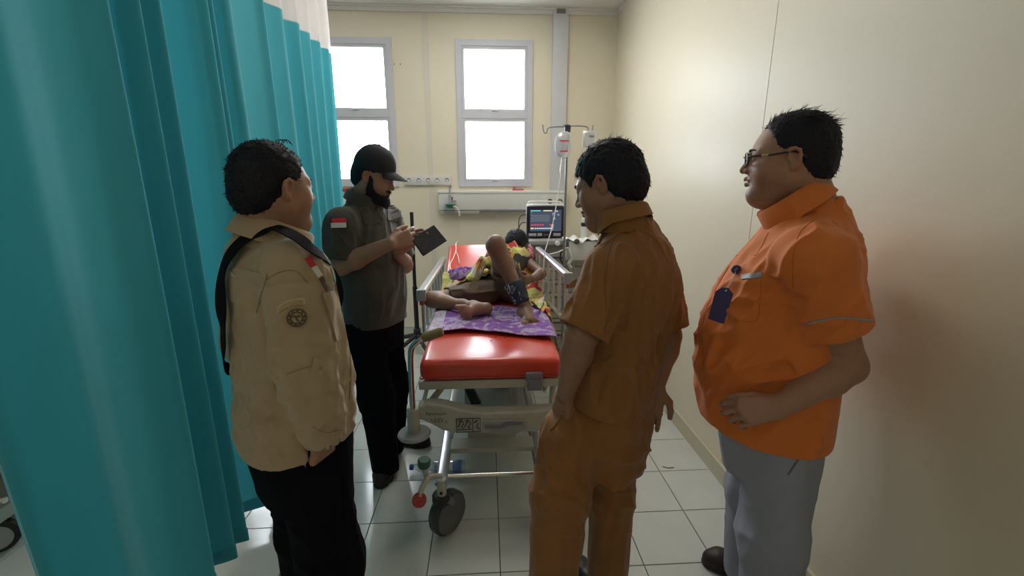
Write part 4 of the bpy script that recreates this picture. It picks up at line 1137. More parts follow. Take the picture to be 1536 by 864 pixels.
def decal_px(name, bvh, quad, yref, m, parent, off=.004, nu=8, nv=8, seat=.005):
    """a patch on a garment given by its four corners as seen (TL, TR, BR, BL)"""
    q = np.array(quad, float); A = np.zeros((nu, nv, 3)); B = np.zeros((nu, nv, 3))
    for i in range(nu):
        for j in range(nv):
            u, v = i / (nu - 1), j / (nv - 1)
            p2 = (q[3] * (1 - u) + q[2] * u) * (1 - v) + (q[0] * (1 - u) + q[1] * u) * v
            p = atY(p2[0], p2[1], yref)
            A[i, j] = project(bvh, [p], p - CAM, off)[0]; B[i, j] = project(bvh, [p], p - CAM, off - seat)[0]
    V = np.vstack([A.reshape(-1, 3), B.reshape(-1, 3)]); o = nu * nv; idx = lambda i, j: i * nv + j
    Fc = [(idx(i, j), idx(i + 1, j), idx(i + 1, j + 1), idx(i, j + 1)) for i in range(nu - 1) for j in range(nv - 1)]
    rim = [idx(i, 0) for i in range(nu)] + [idx(nu - 1, j) for j in range(1, nv)] + [idx(i, nv - 1) for i in range(nu - 2, -1, -1)] + [idx(0, j) for j in range(nv - 2, 0, -1)]
    Fc += [(b, a, o + a, o + b) for a, b in zip(rim, rim[1:] + rim[:1])]
    return mesh_obj(name, V, Fc, m, parent, True, 50)

def line_on(name, bvh, pts, d, r, m, parent, n=6, off=.0006, tube_n=6):
    if 'seam' in name or name in ('placket', 'back_pleat', 'hem_stitch', 'front_crease', 'sleeve_hem', 'yoke_hem'): r = r * .6; off = off - r * .35
    P = project(bvh, smooth_path(pts, n), d, off)
    return MB().tube(P, r, tube_n).build(name, m, parent)

def text_on(name, bvh, s_, size, c, d, up, m, parent, off=.0025, centre=True):
    V, Fc = text_geom(s_, size); d = np.array(d, float); d /= np.linalg.norm(d); up = np.array(up, float); up -= d * (up @ d); up /= np.linalg.norm(up); r = np.cross(d, up)
    if centre: V = V - (V.max(0) + V.min(0)) / 2
    P = np.array(c) + V[:, :1] * r + V[:, 1:2] * up
    return mesh_obj(name, project(bvh, P, d, off), Fc, m, parent)

def collar(name, fr, top, tilt, rl, rf, stand, leaf, m, parent, open_=.30, tip=.028, flare=.012, th=.0035, front=.6):
    """folded shirt collar: ring of the top edge round `top`, tipped forward by `tilt` degrees"""
    a = math.radians(tilt); n = np.array([0, 0, math.cos(a)]) + fr.f * math.sin(a); ef = fr.f * math.cos(a) - np.array([0, 0, math.sin(a)])
    N = 56; rows = []
    for i in range(N):
        t = open_ + (2 * math.pi - 2 * open_) * i / (N - 1)
        cf = (1 + math.cos(t)) / 2; st = stand * (1 - (1 - front) * cf); lf = leaf + tip * max(0, cf - .5) / .5
        def pt(r, h): return np.array(top) + fr.l * (rl + r) * math.sin(t) + ef * (rf + r) * math.cos(t) + n * h
        rows.append([pt(.006, -st - .015), pt(.002, -st * .5), pt(.0, 0), pt(.0035, .004), pt(.0075, 0), pt(.009 + flare * .5, -lf * .5), pt(.010 + flare, -lf)])
    return MB().sheet(np.array(rows), th).build(name, m, parent, True, 60)

def shoe(name, heel, toe, m, parent, w=.045, h=.07, sole=None):
    heel = np.array(heel, float); toe = np.array(toe, float); d = toe - heel; L = np.linalg.norm(d); d /= L
    lo, hi = bounds([heel, toe], .09); lo[2] = heel[2] - .02; hi[2] = heel[2] + .16
    s = SDF(lo, hi, .005); z = heel[2]
    up = np.array([0, 0, 1.0])
    s.chain([heel + d * .04 + up * .045, heel + d * L * .5 + up * .040, heel + d * L * .75 + up * .036, toe - d * .035 + up * .030], [.040, .042, w, w * .78], .02, 'u', (up, .85))
    s.cap(heel + d * .045 + up * .05, heel + d * .05 + up * .095, .038, .036, .02)
    s.cap(heel + d * .05 + up * .085, heel + d * .05 + up * .15, .028, .028, .01, 's')
    s.cut((0, 0, z + .012), (0, 0, -1))
    sh, b = cloth(name, s, m, parent)
    s2 = SDF(lo, hi, .005)
    s2.chain([heel + d * .04 + up * .012, heel + d * L * .5 + up * .012, heel + d * L * .72 + up * .012, toe - d * .035 + up * .012], [.043, .042, w + .004, w * .82], .01)
    s2.cut((0, 0, z + .022), (0, 0, 1)); s2.cut((0, 0, z + .001), (0, 0, -1))
    cloth('sole', s2, sole or M_black, sh)
    return sh

def eyes(parent, T, Rm, sc, look=(0, 1, 0)):
    for x in (-1, 1):
        c = np.array([x * .032, .0775, .0045]); bm = bmesh.new(); bmesh.ops.create_uvsphere(bm, u_segments=20, v_segments=14, radius=.0118)
        V = np.array([v.co[:] for v in bm.verts]); Fc = [[v.index for v in f.verts] for f in bm.faces]; bm.free()
        lk = np.array(look, float); lk /= np.linalg.norm(lk)
        R2 = np.array(Vector((0, 0, 1)).rotation_difference(Vector(lk)).to_matrix())
        Vw = T(V @ R2.T + c)
        o = mesh_obj('eye', Vw, Fc, mat('eye_white', (.75, .72, .68), .25), parent, True)
        o.data.materials.append(mat('eye_iris', (.015, .008, .005), .15))
        for p, f in zip(o.data.polygons, Fc):
            if V[f][:, 2].mean() > .0118 * .80: p.material_index = 1
def brows(parent, T, m, th=.0030):
    for x in (-1, 1):
        P = [T(np.array([p]))[0] for p in [(x * .014, .0965, .0245), (x * .026, .0945, .029), (x * .040, .086, .0285), (x * .050, .076, .0235)]]
        MB().tube(smooth_path(P, 4), [*(np.interp(np.arange(13), [0, 3, 8, 12], [th * .7, th, th * .8, .001]))], 6).build('eyebrow', m, parent)
M_skin = mat('skin', (.36, .20, .125), rough=.48, attr='Col', noise=.06, nscale=40, sss=.08, bump=.08, bscale=500)
M_hair = mat('black_hair', (.010, .010, .017), rough=.6, spec=.25, noise=.3, nscale=150, bump=.3, bscale=260)
# ================================================================== PEOPLE
def core(skin, fr, rows, legs, col):
    """trunk and legs under the clothes"""
    z1 = rows[-1][0]
    s = SDF(fr.b - np.array([.40, .40, .0]), fr.b + np.array([.40, .40, z1 + .06]), .013)
    s.rings(fr, [r for r in rows if r[0] > .90], .02, off=-.028)
    for hip, kn, an in legs: s.chain([hip, kn, an], [.085, .060, .042], .03)
    V, Q = s.mesh(); skin.add(V, Q, col)
def place_head(c, R, sc): return lambda V: np.asarray(V) @ R.T * sc + np.array(c)
def to_local(p, c, R, sc): return (np.array(p) - np.array(c)) @ R / sc

def trousers(fr, z_top, wrow, legs, h=.0065, hem=.06):
    """wrow = (half width, front, back) at the waist; legs: (hip, knee, ankle, r_hip, r_knee, r_hem)"""
    P = [p for l in legs for p in l[:3]]; lo, hi = bounds(P, .16); lo[2] = .0; hi[2] = z_top + .02
    s = SDF(lo, hi, h); w, f, b = wrow; zc = legs[0][0][2]
    s.rings(fr, [(zc - .13, 0, 0, w * .88, f * .80, b * .95), (zc - .02, 0, 0, w * 1.0, f * .95, b * 1.05), (z_top, 0, 0, w, f, b)], .03)
    for hip, kn, an, rh, rk, ra in legs: s.chain([hip, kn, an], [rh, rk, ra], .035)
    s.cut((0, 0, hem), (0, 0, -1)); s.cut((0, 0, z_top), (0, 0, 1))
    return s

# ------------------------------------------------------------------ man in the tan field shirt
def man_tan():
    fr = Frame((-.548, 1.165), 40); SK = (.34, .185, .115)
    pr = empty('person', fr.b, 'person in a long-sleeved tan field shirt and black trousers, standing before the teal curtain', 'person')
    skin = Skin()
    hc = atY(412, 282, 1.15); R = head_rot(52, 3, 0); sc = .875; T = place_head(hc, R, sc)
    V, Q = build_head(.0027, to_local(fr.L(0, -.01, 1.38), hc, R, sc), .064, fat=.012, wide=1.03)
    skin.add(T(V), Q, head_cols(V, SK, stubble=.2))
    rows = [(.80, 0, -.015, .172, .148, .135), (.90, 0, -.012, .175, .158, .135), (1.02, 0, -.005, .172, .160, .125), (1.15, 0, -.005, .172, .142, .122), (1.27, 0, -.005, .182, .125, .122), (1.335, 0, -.005, .180, .108, .112), (1.375, 0, .0, .145, .082, .095), (1.405, 0, .005, .095, .065, .078), (1.435, 0, .008, .068, .058, .064)]
    legs = [(fr.L(-.09, 0, .82), fr.L(-.10, .02, .46), fr.L(-.10, .0, .05), .088, .088, .082), (fr.L(.09, 0, .82), fr.L(.10, .02, .46), fr.L(.11, .0, .05), .088, .088, .082)]
    core(skin, fr, rows, [l[:3] for l in legs], SK)
    # right arm (towards the viewer), hand in the pocket
    sh = fr.L(-.180, -.010, 1.345); el = atY(458, 553, .975); wr = atY(487, 652, 1.02)
    shl = fr.L(.180, -.010, 1.345); ell_ = fr.L(.245, -.05, 1.08); wrl = fr.L(.205, .02, .89)
    for a, b, c, sg in ((sh, el, wr, -1), (shl, ell_, wrl, 1)):
        lo, hi = bounds([a, b, c], .07); lo[2] -= .10
        s = arm_sdf(lo, hi, .005, a, b, c, 1.0)
        hand(s, c, fr.f * .8 + fr.l * -sg * .3, np.array([0, 0, -1]) - fr.l * sg * .45, fr.l * sg, [(15, 20, 15)] * 4)
        V, Q = s.mesh(); skin.add(V, Q, SK)
    skin.build('body', M_skin, pr)
    eyes(pr, T, R, sc); brows(pr, T, M_hair)
    HV, HQ = hair_cap(.0033, .006, HL_STD, .004, .004, 3, 1.03, -.002)
    SV, SF = strands(HV, HQ, 3200, .010, (0, -.5, .1), .35, 4, zmin=-.07, lift=.30)
    hr = fast_mesh('hair', T(HV), HQ, M_hair, pr); fast_mesh('hair_locks', T(SV), SF, M_hair, hr)
    top = MB()
    for k, (x, y) in enumerate([(-.005, .01), (.004, .015), (.010, .02), (.0, .03)]):
        p0 = np.array([x, y, .118]); q = [p0, p0 + np.array([0, .006, .012]), p0 + np.array([.002, .018, .017]), p0 + np.array([.004, .028, .010 - .002 * k])]
        top.tube(T(np.array(smooth_path(q, 4))), .0009, 4)
    top.build('stray_hair', M_hair, hr)
    # shirt
    M_tan = mat('tan_cotton', (.42, .32, .20), rough=.85, noise=.06, nscale=5, bump=.12, bscale=420, sheen=.2)
    lo, hi = bounds([fr.L(-.3, -.25, .74), fr.L(.3, .28, 1.50), fr.L(.3, -.25, 1.50), fr.L(-.3, .28, .74)], .05)
    s = SDF(lo, hi, .0058); s.rings(fr, rows, .02)
    for sg in (-1, 1): s.cap(fr.L(sg * .07, -.012, 1.378), fr.L(sg * .165, -.010, 1.358), .046, .068, .04)
    for a, b, c in ((sh, el, wr), (shl, ell_, wrl)): s.chain([a, b, c + (b - c) * .05], [.076, .066, .055], .010)
    hem = lambda X, Y, Z: (.815 - .0 * X - Z - .10 * ((X - fr.b[0]) * fr.f[0] + (Y - fr.b[1]) * fr.f[1])) * .98
    def hemcut(X, Y, Z):
        dl = (X - sh[0]) * 0; lat = (X - fr.b[0]) * fr.l[0] + (Y - fr.b[1]) * fr.l[1]
        fwd = (X - fr.b[0]) * fr.f[0] + (Y - fr.b[1]) * fr.f[1]
        return np.where(np.abs(lat) < .172, (.862 + .012 * np.sin(fwd * 9)) - Z, -.5)
    s.fn(hemcut, lo, hi, 'i', .004)
    for (b, c) in ((el, wr), (ell_, wrl)): s.cap(c + (c - b) * .02, c + (c - b) * .5, .050, .050, .004, 's')
    s.rings(fr, [(.79, 0, 0, .150, .140, .110), (.878, 0, 0, .150, .140, .110)], .004, 's')
    def disp(V):
        f1 = folds(V, fr.l + np.array([0, 0, -.25]), .035, .22, .020, 1, fr.L(-.1, -.05, .90), .16)
        f2 = folds(V, (el - sh), .035, .20, .010, 2)
        f3 = folds(V, fr.l * .6 + np.array([0, 0, -1.0]), .04, .25, .009, 5)
        f4 = folds(V, fr.f + np.array([0, 0, -.2]), .035, .12, .010, 7, el, .10)
        seam = -.004 * np.exp(-((V - sh) @ ((el - sh) / np.linalg.norm(el - sh)) - .02) ** 2 / .004 ** 2) * (((V - fr.b) @ fr.l) < -.13)
        return 1.3 * (f1 + f2 * .6 + f3 * .6 + f4) * np.clip((V[:, 2] - .855) / .05, .15, 1) * np.clip((1.43 - V[:, 2]) / .05, .1, 1) * hem_mask(V, wr, (wr - el) / np.linalg.norm(wr - el), .10) + seam
    so, bv = cloth('shirt', s, M_tan, pr, disp)
    collar('collar', fr, atY(416, 338, 1.165), 24, .077, .080, .060, .052, M_tan, so, flare=.010)
    view = np.array([.0, 1, -.25])
    M_tan2 = mat('tan_seam', (.30, .22, .13), .9); M_tanl = mat('tan_embroidery', (.55, .44, .26), .8)
    out = -fr.l   # outward on the right sleeve
    vd = lambda px, py, y=1.0: (atY(px, py, y), ray(px, py))
    # shoulder seam, arched name patch, round emblem, cuff, sleeve tab
    c, d = vd(450, 420); line_on('armhole_seam', bv, [atY(a, b, 1.0) for a, b in [(384, 437), (402, 420), (425, 408), (445, 408), (462, 425)]], d, .0022, M_tan2, so)
    c, d = vd(437, 454)
    arc = lambda u, v: (u, v * .62 - .38 * u * u * .9 + .35 * u)
    decal('arched_patch', bv, c, d, (0, 0, 1), .052, .030, M_tanl, so, .0035, 14, 4, lambda u, v: (u, v * .45 - .45 * u * u + .45 * u))
    decal('arched_patch_field', bv, c, d, (0, 0, 1), .045, .030, M_tan, so, .0052, 14, 4, lambda u, v: (u, v * .26 - .45 * u * u + .42 * u))
    c, d = vd(445, 476)
    disc = lambda u, v: (u * math.sqrt(max(0, 1 - v * v / 2)), v * math.sqrt(max(0, 1 - u * u / 2)))
    em = decal('round_emblem', bv, c, d, (0, 0, 1), .040, .040, M_tanl, so, .0035, 12, 12, disc)
    rr = d / np.linalg.norm(d); ux = np.cross(rr, [0, 0, 1.0]); ux /= np.linalg.norm(ux); uz = np.cross(ux, rr)
    M_emb = mat('emblem_thread', (.13, .092, .055), .8)
    for r_, n_ in ((.0185, 1), (.0120, 1)):
        line_on('emblem_ring', bv, [c + r_ * (math.cos(t) * ux + math.sin(t) * uz) for t in np.linspace(0, 2 * math.pi, 13)], d, .0016, M_emb, em, 3, .005)
    for k in range(10):
        t = k * .628; line_on('emblem_leaf', bv, [c + .0135 * (math.cos(t) * ux + math.sin(t) * uz), c + .0165 * (math.cos(t + .2) * ux + math.sin(t + .2) * uz)], d, .0020, M_emb, em, 2, .005)
    line_on('emblem_bird', bv, [c - ux * .008 + uz * .003, c - ux * .003 + uz * .006, c, c + ux * .004 + uz * .005, c + ux * .008 + uz * .001], d, .0018, M_emb, em, 3, .005)
    line_on('emblem_bird', bv, [c + uz * .004, c - uz * .003, c + ux * .004 - uz * .007], d, .0020, M_emb, em, 3, .005)
    c, d = vd(475, 549); tb = decal('sleeve_tab', bv, c, d, (.25, 0, 1), .020, .036, M_tan, so, .006, 5, 6)
    MB().lathe([(.005, 0), (.005, .002)], project(bv, [vd(478, 553)[0]], d, .0065)[0], -rr, 10).build('button', M_tan2, tb)
    c, d = vd(452, 548); line_on('sleeve_seam', bv, [atY(a, b, 1.0) for a, b in [(432, 560), (452, 553), (472, 546)]], d, .0018, M_tan2, so)
    line_on('cuff_seam', bv, [atY(a, b, 1.05) for a, b in [(466, 630), (485, 640), (508, 640)]], d, .0018, M_tan2, so)
    # chest: flag, name tape, pocket with flap
    fl = decal_px('flag_patch', bv, [(457, 388), (464, 386), (484, 412), (476, 416)], 1.15, mat('flag_white', (.72, .70, .68), .8), so, .004, 4, 8)
    decal_px('flag_red_half', bv, [(457, 388), (464, 386), (473, 398), (466, 402)], 1.15, mat('flag_red', (.55, .03, .05), .8), fl, .0055, 4, 6)
    decal_px('name_tape', bv, [(478, 418), (485, 415), (497, 436), (490, 440)], 1.15, M_emb, so, .004, 4, 7)
    decal_px('pocket_flap', bv, [(482, 440), (498, 436), (508, 462), (492, 470)], 1.18, M_tan, so, .007, 7, 8)
    decal_px('chest_pocket', bv, [(491, 468), (508, 460), (519, 505), (503, 512)], 1.18, M_tan, so, .005, 7, 9)
    line_on('placket', bv, [atY(a, b, 1.25) for a, b in [(500, 420), (512, 460), (521, 500), (525, 540), (524, 590)]], ray(520, 500), .003, M_tan2, so)
    # back yoke (vented cape) and white lettering
    dl = ray(350, 450)
    decal_px('back_yoke', bv, [(350, 402), (402, 412), (385, 469), (337, 447)], 1.05, M_tan, so, .0035, 12, 12)
    M_let = mat('white_lettering', (.70, .68, .62), .8)
    text_on('back_lettering', bv, 'NSI', .021, atY(342, 398, 1.08), ray(342, 398), (-.1, 0, 1), M_let, so, .006)
    text_on('back_lettering', bv, 'A', .022, atY(350, 412, 1.07), ray(350, 412), (-.1, 0, 1), M_let, so, .006)
    # trousers, belt, shoes
    M_blk = mat('black_trouser_cloth', (.005, .0045, .007), rough=.9, spec=.1, bump=.1, bscale=400)
    t = trousers(fr, .90, (.152, .142, .120), legs)
    wrinkle = lambda V: folds(V, fr.l + np.array([0, 0, .3]), .05, .2, .010, 3, fr.L(0, 0, .50), .2) + folds(V, (0, 0, 1), .05, .3, .006, 9)
    to, tbv = cloth('trousers', t, M_blk, pr, wrinkle)
    for sg in (-1, 1): shoe('shoe', fr.L(sg * .105, -.09, 0), fr.L(sg * .13, .19, 0), M_black, pr)
    # sling bag worn across the back
    bag = empty('sling_bag', fr.L(0, -.17, 1.0), 'black sling bag with strap over the tan-shirted person\'s right shoulder', 'bag')
    M_strap = mat('black_webbing', (.006, .006, .008), .85, spec=.15, bump=.3, bscale=500)
    sp = [(350, 505), (344, 470), (343, 430), (351, 395), (366, 373), (390, 357), (412, 352), (432, 360), (450, 372), (462, 386)]
    P = np.array([project(bv, [p_], p_ - CAM, .011)[0] for p_ in smooth_path([atY(a, b, 1.05) for a, b in sp], 6)])
    c0 = fr.L(.205, .06, 1.00)
    def wrap(pts): return [np.array(bv.find_nearest(Vector(p_))[0]) + np.array(bv.find_nearest(Vector(p_))[1]) * .008 for p_ in smooth_path(pts, 8)]
    pre = wrap([c0, fr.L(.19, -.06, 1.02), fr.L(.10, -.15, 1.06), P[0]])[:-1]; post = wrap([P[-1], fr.L(-.06, .15, 1.27), fr.L(.05, .17, 1.17), fr.L(.15, .14, 1.08), c0])[1:]
    P = np.vstack([pre, P, post])
    for _ in range(14): P[1:-1] = (P[:-2] + P[1:-1] * 2 + P[2:]) / 4
    wd = .017; G = []
    NN = np.array([np.array(bv.find_nearest(Vector(p_))[1]) for p_ in P])
    for _ in range(10): NN[1:-1] = (NN[:-2] + NN[1:-1] * 2 + NN[2:]) / 4
    for i, p_ in enumerate(P):
        tt = P[min(i + 1, len(P) - 1)] - P[max(i - 1, 0)]; tt /= np.linalg.norm(tt)
        nn = NN[i] / np.linalg.norm(NN[i]); p_ = p_ + nn * .011; w = np.cross(nn, tt); w /= np.linalg.norm(w)
        G.append([p_ - w * wd, p_, p_ + w * wd])
    MB().sheet(np.array(G), .003).build('strap', M_strap, bag, True, 60)
    c0 = fr.L(.205, .06, 1.00); Rb = np.stack([fr.l, fr.f, [0, 0, 1]], 1)
    s = SDF(c0 - .16, c0 + .16, .007)
    s.ell(c0, (.035, .075, .09), 0, 'u', Rb)
    cloth('bag_body', s, M_strap, bag, lambda V: folds(V, (0, 0, 1), .05, .2, .005, 3))
man_tan()
# ------------------------------------------------------------------ man in the cap with the tablet
def man_cap():
    fr = Frame((-.580, 2.215), -20); SK = (.32, .18, .115)
    pr = empty('person', fr.b, 'person in a dark olive short-sleeved shirt and black cap, looking down at a tablet', 'person')
    skin = Skin()
    hc = atY(561, 265, 2.19); R = head_rot(-8, 20, 0); sc = .92; T = place_head(hc, R, sc)
    V, Q = build_head(.0032, to_local(fr.L(0, -.02, 1.40), hc, R, sc), .060, fat=.006); HV0, HQ0 = V, Q
    skin.add(T(V), Q, head_cols(V, SK, stubble=.45, tache=.5))
    rows = [(.86, 0, 0, .172, .140, .130), (.95, 0, .0, .172, .145, .125), (1.05, 0, .0, .172, .145, .120), (1.17, 0, -.01, .180, .138, .120), (1.28, 0, -.015, .192, .128, .125), (1.355, 0, -.02, .188, .110, .120), (1.405, 0, -.015, .150, .085, .098), (1.445, 0, -.005, .095, .068, .078), (1.475, 0, .0, .070, .062, .066)]
    legs = [(fr.L(-.090, -.01, .84), fr.L(-.085, .03, .47), fr.L(-.075, .045, .05), .086, .086, .072), (fr.L(.090, -.01, .84), fr.L(.085, .02, .47), fr.L(.09, -.02, .05), .086, .084, .072)]
    core(skin, fr, rows, [l[:3] for l in legs], SK)
    sh = fr.L(-.185, -.015, 1.355); el = atY(512, 398, 2.03); wr = atY(586, 365, 1.985)
    shl = fr.L(.185, -.015, 1.355); ell_ = fr.L(.235, .05, 1.11); wrl = atY(597, 378, 2.13)
    lo, hi = bounds([sh, el, wr, atY(645, 350, 2.0)], .08)
    s = arm_sdf(lo, hi, .0038, sh, el, wr, 1.06)
    fd = atY(620, 354, 2.05) - wr
    hand(s, wr, np.array([0, .25, 1]), fd, ray(600, 360) * -1, [(28, 22, 12), (38, 30, 20), (42, 35, 25), (45, 38, 28)], thumb=((.55, .80, -.15), (.20, .95, -.25), (.0, 1, -.3)), sc=1.02, fat=1.05)
    V, Q = s.mesh(); skin.add(V, Q, SK)
    lo, hi = bounds([shl, ell_, wrl, atY(640, 340, 2.2)], .08)
    s = arm_sdf(lo, hi, .0042, shl, ell_, wrl, 1.02)
    fd = atY(628, 350, 2.17) - wrl
    hand(s, wrl, np.array([.3, -.2, 1]), fd, np.array([.1, 1, -.1]), [(20, 25, 18), (25, 28, 20), (28, 28, 20), (30, 28, 20)], thumb=((.75, .55, -.1), (.65, .70, -.1), (.6, .75, -.1)))
    V, Q = s.mesh(); skin.add(V, Q, SK)
    skin.build('body', M_skin, pr)
    eyes(pr, T, R, sc, (0, .8, -.6)); brows(pr, T, M_hair)
    HV, HQ = hair_cap(.004, .004, [(-.12, -.08), (-.06, -.075), (-.025, -.045), (-.012, -.012), (.002, .028), (.018, .020), (.030, -.03), (.038, .03), (.06, .09), (.1, .12)], .002, .0, 3, 1.0)
    fast_mesh('hair', T(HV), HQ, M_hair, pr)
    # beard: a shell over jaw, chin and lip
    hV, hQ = HV0, HQ0; x_, y_, z_ = np.abs(hV[:, 0]), hV[:, 1], hV[:, 2]
    zl = np.interp(y_, [.0, .012, .03, .042, .058, .072, .12], [.012, .012, -.004, -.042, -.062, -.066, -.068])
    mk = np.clip((zl - z_) / .010, 0, 1) * np.clip((y_ - .004) / .010, 0, 1) * np.clip((z_ + .128) / .01, 0, 1)
    mu = np.exp(-((x_ / .024) ** 4 + ((z_ + .0455) / .0052) ** 4)) * (y_ > .075); mk = np.maximum(mk, mu)
    lip = np.exp(-((x_ / .019) ** 4 + ((z_ + .0590) / .0085) ** 4)) * (y_ > .07); mk = mk * (1 - lip)
    hN = normals(hV, hQ); chin = np.exp(-((x_ / .03) ** 2 + ((z_ + .105) / .03) ** 2)) * (y_ > .04)
    bV = hV + hN * ((mk * (.0050 + .010 * chin) - .0012) * (.7 + .6 * vnoise(hV * 160)))[:, None] + np.outer(mk * chin, [0, .003, -.012])
    sel = (mk > .05)[hQ].all(1); used = np.unique(hQ[sel]); rm = np.full(len(hV), -1); rm[used] = np.arange(len(used))
    bV = bV[used]; bQ = rm[hQ[sel]]
    bo = fast_mesh('beard', T(bV), bQ, M_hair, pr)
    SV, SF = strands(bV, bQ, 1300, .009, (0, .3, -1), .30, 5, zmin=-.2, lift=.25); fast_mesh('beard_locks', T(SV), SF, M_hair, bo)
    # cap: crown, peak, button, band
    M_cap = mat('black_cap_cloth', (.014, .013, .018), .8, bump=.12, bscale=400)
    s = SDF((-.12, -.16, .0), (.12, .13, .17), .004)
    s.ell((0, -.016, .048), (.086, .103, .112), 0); s.ell((0, .022, .052), (.076, .072, .092), .03)
    def base(X, Y, Z): return (.030 + .12 * (Y + .0) * (Y > 0) + .10 * (-Y) * (Y < 0) * -1 - Z) + 0 * X
    s.fn(base, (-.2, -.2, -.1), (.2, .2, .2), 'i', .003)
    s.ell((0, -.014, .030), (.0790, .100, .084), .0, 's')
    cV, cQ = s.mesh(); cp = fast_mesh('cap', T(cV), cQ, M_cap, pr)
    G = []
    for i in range(25):
        a = -1.15 + 2.3 * i / 24; row = []
        for j in range(9):
            t = j / 8; rx = .080 + .012 * t; y = .012 + (.078 + .082 * t) * math.cos(a) + .008 * (1 - t); x = rx * math.sin(a) * (1 - .06 * t)
            row.append((x, y, .046 - .020 * t - .9 * x * x * (1 + 1.5 * t) + .012 * math.cos(a)))
        G.append(row)
    G = np.array(G); MB().sheet(T(G.reshape(-1, 3)).reshape(G.shape), .0035).build('peak', M_cap, cp, True, 60)
    MB().lathe([(.008, 0), (.006, .004), (.001, .006)], T(np.array([(0, -.016, .159)]))[0], R @ np.array([0, 0, 1.0]), 12).build('top_button', M_cap, cp)
    for k in range(3):
        a = k * math.pi / 3 + .26
        P = [(.0866 * math.cos(t) * math.cos(a), -.016 + .1036 * math.cos(t) * math.sin(a), .048 + .1126 * math.sin(t)) for t in np.linspace(.18, math.pi - .18, 20)]
        MB().tube(T(np.array(P)), .0012, 5).build('crown_seam', M_cap, cp)
    # shirt
    M_olv = mat('dark_olive_cotton', (.050, .046, .040), rough=.82, noise=.08, nscale=6, bump=.12, bscale=420, sheen=.25)
    lo, hi = bounds([fr.L(-.32, -.25, .84), fr.L(.32, .25, 1.50), fr.L(.32, -.25, 1.5), fr.L(-.32, .25, .84)], .05)
    s = SDF(lo, hi, .0062)
    ua, ub = sh + (el - sh) * .84, shl + (ell_ - shl) * .84
    s.chain([sh, ua], [.080, .076], .03); s.chain([shl, ub], [.080, .074], .03)
    nr = (el - sh) / np.linalg.norm(el - sh); nl = (ell_ - shl) / np.linalg.norm(ell_ - shl)
    for c_, n_ in ((ua, nr), (ub, nl)):
        s.cap(c_ + n_ * .0, c_ + n_ * .12, .12, .12, .0, 's') if False else None
        def sleeve_cut(X, Y, Z, c_=c_, n_=n_):
            d = (X - c_[0]) * n_[0] + (Y - c_[1]) * n_[1] + (Z - c_[2]) * n_[2]
            r = np.sqrt(np.maximum((X - c_[0]) ** 2 + (Y - c_[1]) ** 2 + (Z - c_[2]) ** 2 - d * d, 0))
            return np.where((r < .105) & (d > -.03) & (X > -9), -d + .0, .5)
        s.fn(sleeve_cut, c_ - .2, c_ + .2, 's', 0)
        s.cap(c_ - n_ * .03, c_ + n_ * .08, .060, .060, .004, 's')
    s.rings(fr, rows, .02)
    for sg in (-1, 1): s.cap(fr.L(sg * .06, -.02, 1.400), fr.L(sg * .17, -.015, 1.368), .048, .068, .04)
    def disp(V):
        return (folds(V, np.array([0, 0, 1.0]) + fr.l * .4, .055, .22, .011, 11) + folds(V, fr.f + np.array([0, 0, -.4]), .04, .14, .014, 12, ua, .13) + folds(V, fr.l + np.array([0, 0, .5]), .045, .2, .014, 14, fr.L(-.05, .1, 1.0), .14)) * np.clip((V[:, 2] - .875) / .05, .05, 1) * hem_mask(V, ua, nr, .11)
    so, bv = cloth('shirt', s, M_olv, pr, disp)
    collar('collar', fr, atY(547, 290, 2.20), 18, .072, .070, .055, .040, M_olv, so, flare=.008)
    W = lambda px, py, y=2.05: (atY(px, py, y), ray(px, py))
    fl = decal('flag_patch', bv, *W(509, 334.5), (0, 0, 1), .066, .046, mat('black_patch', (.01, .01, .012), .8), so, .003, 7, 6)
    decal('flag_red_band', bv, *W(509, 331), (0, 0, 1), .058, .020, mat('flag_red', (.55, .03, .05), .8), fl, .005, 7, 4)
    decal('flag_white_band', bv, *W(508.5, 338), (0, 0, 1), .058, .020, mat('flag_white', (.72, .70, .68), .8), fl, .005, 7, 4)
    M_oln = mat('olive_outline', (.10, .092, .075), .8)
    def outline(nm, quad):
        line_on(nm, bv, [atY(a, b, 2.1) for a, b in quad + [quad[0]]], ray(570, 330), .0018, M_oln, so, 3, .004)
    nt = decal('name_tape', bv, *W(551, 315, 2.12), (.1, 0, 1), .052, .022, M_olv, so, .004, 8, 5)
    outline('tape_outline', [(539, 316), (543, 312), (562, 311), (565, 315), (561, 318), (542, 319)])
    decal('name_tape', bv, *W(584, 309, 2.25), (-.1, 0, 1), .045, .024, M_oln, so, .004, 7, 5)
    for px, py, nm, yy in ((556, 327, 'pocket_flap', 2.12), (592, 322, 'pocket_flap', 2.25)):
        decal(nm, bv, *W(px, py, yy), (-.05, 0, 1), .075, .050, M_olv, so, .006, 9, 8, lambda u, v: (u, v - .3 * (1 - abs(u)) * (v < 0)))
    outline('badge', [(564, 327), (569, 326), (575, 333), (572, 336), (567, 334)]); outline('badge', [(590, 321), (595, 323), (601, 331), (598, 333), (592, 329)])
    line_on('placket', bv, [atY(a, b, 2.15) for a, b in [(575, 318), (583, 335), (588, 350), (591, 362), (593, 385), (595, 420)]], ray(585, 350), .003, M_oln, so)
    line_on('armhole_seam', bv, [atY(a, b, 2.05) for a, b in [(523, 317), (531, 330), (537, 350), (536, 368)]], ray(530, 340), .0016, mat('olive_dark', (.016, .013, .012), .9), so)
    # trousers, shoes
    M_trk = mat('charcoal_trouser_cloth', (.006, .0055, .008), rough=.9, spec=.1, bump=.1, bscale=400)
    t = trousers(fr, .90, (.158, .128, .118), legs, hem=.04)
